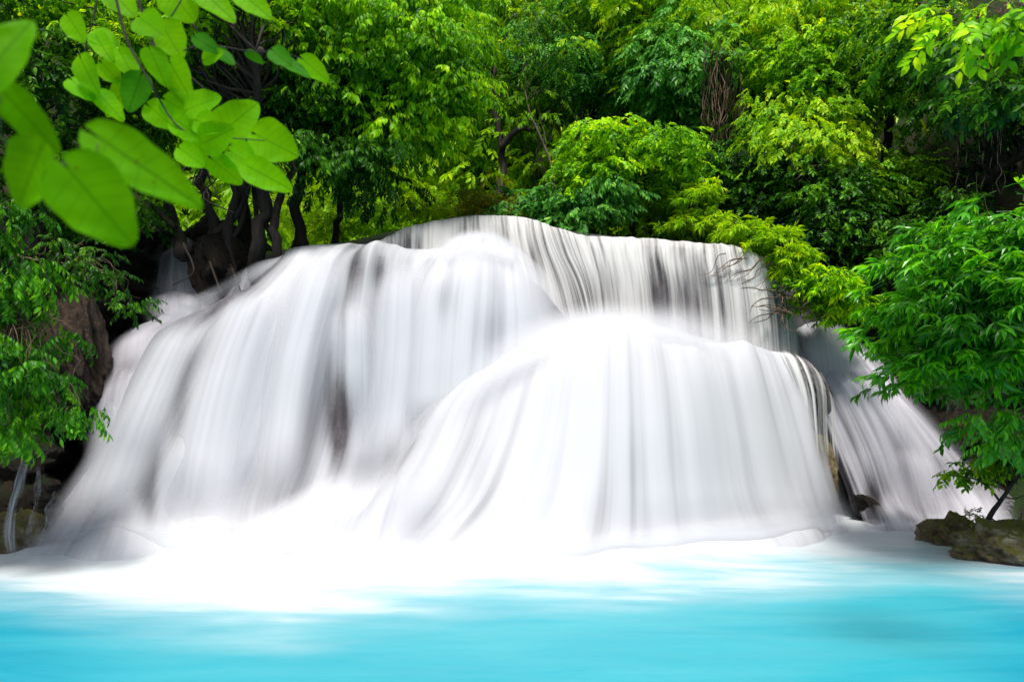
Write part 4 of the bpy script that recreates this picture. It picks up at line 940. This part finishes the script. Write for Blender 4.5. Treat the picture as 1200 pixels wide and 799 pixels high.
def near_leaves():
    Y = 0.85
    t = thing('leafy_branch', 'close out of focus sprig of five big heart shaped leaves at the left edge', 'branch', P(-60, 230, Y))
    D = [((-30, 105), (28, 14), 100, 'heart', .80, .1), ((2, 108), (72, 182), 58, 'heart_spot', .84, .3), ((40, 180), (22, 242), 88, 'heart_spot', .82, .1),
         ((78, 196), (150, 288), 116, 'heart_spot', .80, .1), ((122, 176), (236, 240), 72, 'heart_spot', .86, .2), ((60, 200), (-25, 165), 70, 'heart', .83, .1)]
    D = [((-30, 104), (36, 20), 88, 'heart_spot', .80, .1), ((2, 106), (70, 180), 48, 'heart_spot', .84, .3), ((48, 176), (18, 244), 84, 'heart_spot', .82, .1),
         ((80, 198), (156, 288), 100, 'heart_spot', .80, .1), ((116, 162), (238, 242), 70, 'heart_spot', .86, .2)]
    for (b, tp, w, mt, y, c) in D:
        B = P(*b, y); T = P(*tp, y * 1.03)
        heart_leaf(B, T, .9 * w * y / FPX, (0.1, -0.95, .25), t, mt, nu=25, nv=15, curl=.05, cup=.14)
    paths = [(cr(np.array([P(-140, 60, .86), P(-60, 110, .85), P(0, 160, .84), P(60, 190, .835), P(120, 195, .84)]), 20), np.linspace(.0028, .0012, 20))]
    for q in ([(86, 193), (90, 196)], [(60, 190), (62, 188)], [(112, 193), (115, 168)], [(0, 160), (0, 108)], [(-60, 110), (-38, 110)]):
        paths.append((cr(np.array([P(x, y, .84) for x, y in q]), 6), np.full(6, .001)))
    V, F = tubes(paths, 6); child('twig', V, F, M['twig_green'], t)

    # the second branch
    t = thing('leafy_branch', 'branch of rounded heart shaped lime leaves slanting down from the top left', 'branch', P(100, -80, 2.1))
    tw = [[(95, -90), (130, -20), (148, 45), (175, 95), (210, 150), (255, 160), (310, 165)], [(150, -60), (165, 10), (180, 50), (205, 110), (235, 140)], [(175, 50), (205, 75), (240, 105), (262, 130)], [(250, 160), (270, 170), (300, 190)], [(120, -40), (110, 20), (100, 60), (118, 90)]]
    paths = []
    for i, q in enumerate(tw):
        a = np.array([P(x, y, 1.9 + .04 * i) for x, y in q]); paths.append((cr(a, 24), np.linspace(.0045 if i < 2 else .0025, .0012, 24)))
    V, F = tubes(paths, 6); child('twig', V, F, M['bark'], t)
    LV = [((262, 155), (302, 118), 40), ((300, 158), (348, 182), 44), ((290, 195), (342, 222), 30), ((250, 188), (284, 216), 24), ((240, 168), (272, 150), 34), ((270, 178), (300, 196), 34),
          ((218, 150), (244, 198), 18), ((222, 128), (258, 112), 34), ((232, 142), (262, 152), 26), ((212, 175), (240, 196), 24), ((205, 140), (240, 165), 26), ((195, 118), (232, 140), 30), ((175, 125), (205, 150), 26),
          ((200, 75), (222, 115), 32), ((190, 30), (214, 70), 34), ((165, 22), (190, 40), 32), ((200, -8), (228, 24), 40), ((225, -20), (275, 22), 30), ((280, -10), (318, 22), 26), ((110, 40), (138, 52), 24), ((112, 42), (130, 70), 20),
          ((165, 90), (150, 132), 30), ((148, 100), (125, 138), 22), ((115, 110), (145, 140), 22), ((95, 70), (112, 108), 26), ((140, 60), (160, 95), 24), ((85, 95), (110, 118), 24), ((176, 60), (196, 100), 26),
          ((230, 45), (258, 62), 20), ((250, 58), (275, 75), 18), ((320, 60), (342, 78), 20), ((355, 70), (386, 96), 22), ((330, 70), (364, 90), 15), ((290, 62), (310, 74), 12), ((130, -10), (158, 18), 30), ((240, 70), (262, 60), 18),
          ((80, 20), (100, 50), 24), ((120, 75), (142, 98), 22)]
    for i, (b, tp, w) in enumerate(LV):
        y = 1.9 + rng.uniform(-.06, .10); B = P(*b, y); T = P(*tp, y + rng.uniform(-.03, .02))
        f = np.array([rng.normal(0.05, .25), -.9, .25 + rng.normal(0, .22)])
        heart_leaf(B, B + (T - B) * 1.0, w * 1.2 * y / FPX, f, t, 'heart_dark' if rng.random() < .22 and i > 12 else 'heart', nu=15, nv=9, curl=rng.uniform(-.02, .14))
    # extra twigs carrying the outlying leaves
    t2 = [[(215, 60), (240, 52), (290, 60), (330, 62), (356, 70)], [(200, 20), (225, -10), (280, -12)]]
    V, F = tubes([(cr(np.array([P(x, y, 1.93) for x, y in q]), 16), np.linspace(.002, .001, 16)) for q in t2], 5); child('twig', V, F, M['bark'], t)
near_leaves()

# ------------------------------------------------------------------ light, camera
w = bpy.data.worlds.new('World'); scene.world = w; w.use_nodes = True
nt = w.node_tree; bg = nt.nodes['Background']; sky = nt.nodes.new('ShaderNodeTexSky'); sky.sky_type = 'NISHITA'; sky.sun_disc = False
SUN_EL, SUN_AZ = math.radians(64), math.radians(188)     # azimuth clockwise from +Y
sky.sun_elevation = SUN_EL; sky.sun_rotation = SUN_AZ
sky.dust_density = 2.0
hs = nt.nodes.new('ShaderNodeHueSaturation'); hs.inputs['Saturation'].default_value = 0.6; nt.links.new(sky.outputs[0], hs.inputs['Color']); nt.links.new(hs.outputs[0], bg.inputs[0]); bg.inputs[1].default_value = 0.10
sd = bpy.data.lights.new('sun', 'SUN'); sd.energy = 4.2; sd.angle = math.radians(14); sd.color = (1.0, .95, .86)
so = bpy.data.objects.new('sun', sd); COL.objects.link(so)
from mathutils import Vector
S = Vector((math.sin(SUN_AZ) * math.cos(SUN_EL), math.cos(SUN_AZ) * math.cos(SUN_EL), math.sin(SUN_EL)))
so.rotation_euler = S.to_track_quat('Z', 'Y').to_euler(); so.location = (0, 0, 30)

cd = bpy.data.cameras.new('camera'); cam = bpy.data.objects.new('camera', cd); COL.objects.link(cam)
cam.location = (0, 0, EYE); cam.rotation_euler = (math.radians(90), 0, 0)
cd.sensor_width = 36; cd.lens = 27; cd.shift_y = (HOR - 399.5) / 1200; cd.clip_end = 600; cd.clip_start = 0.05
cd.dof.use_dof = True; cd.dof.focus_distance = 9.5; cd.dof.aperture_fstop = 4.0
scene.camera = cam
scene.view_settings.view_transform = 'Standard'; scene.view_settings.look = 'None'; scene.view_settings.exposure = 0.5; scene.view_settings.gamma = 1
cy = scene.cycles; cy.use_denoising = True; cy.max_bounces = 7; cy.diffuse_bounces = 3; cy.glossy_bounces = 2; cy.transmission_bounces = 4; cy.transparent_max_bounces = 24
cy.sample_clamp_indirect = 6; cy.caustics_reflective = False; cy.caustics_refractive = False
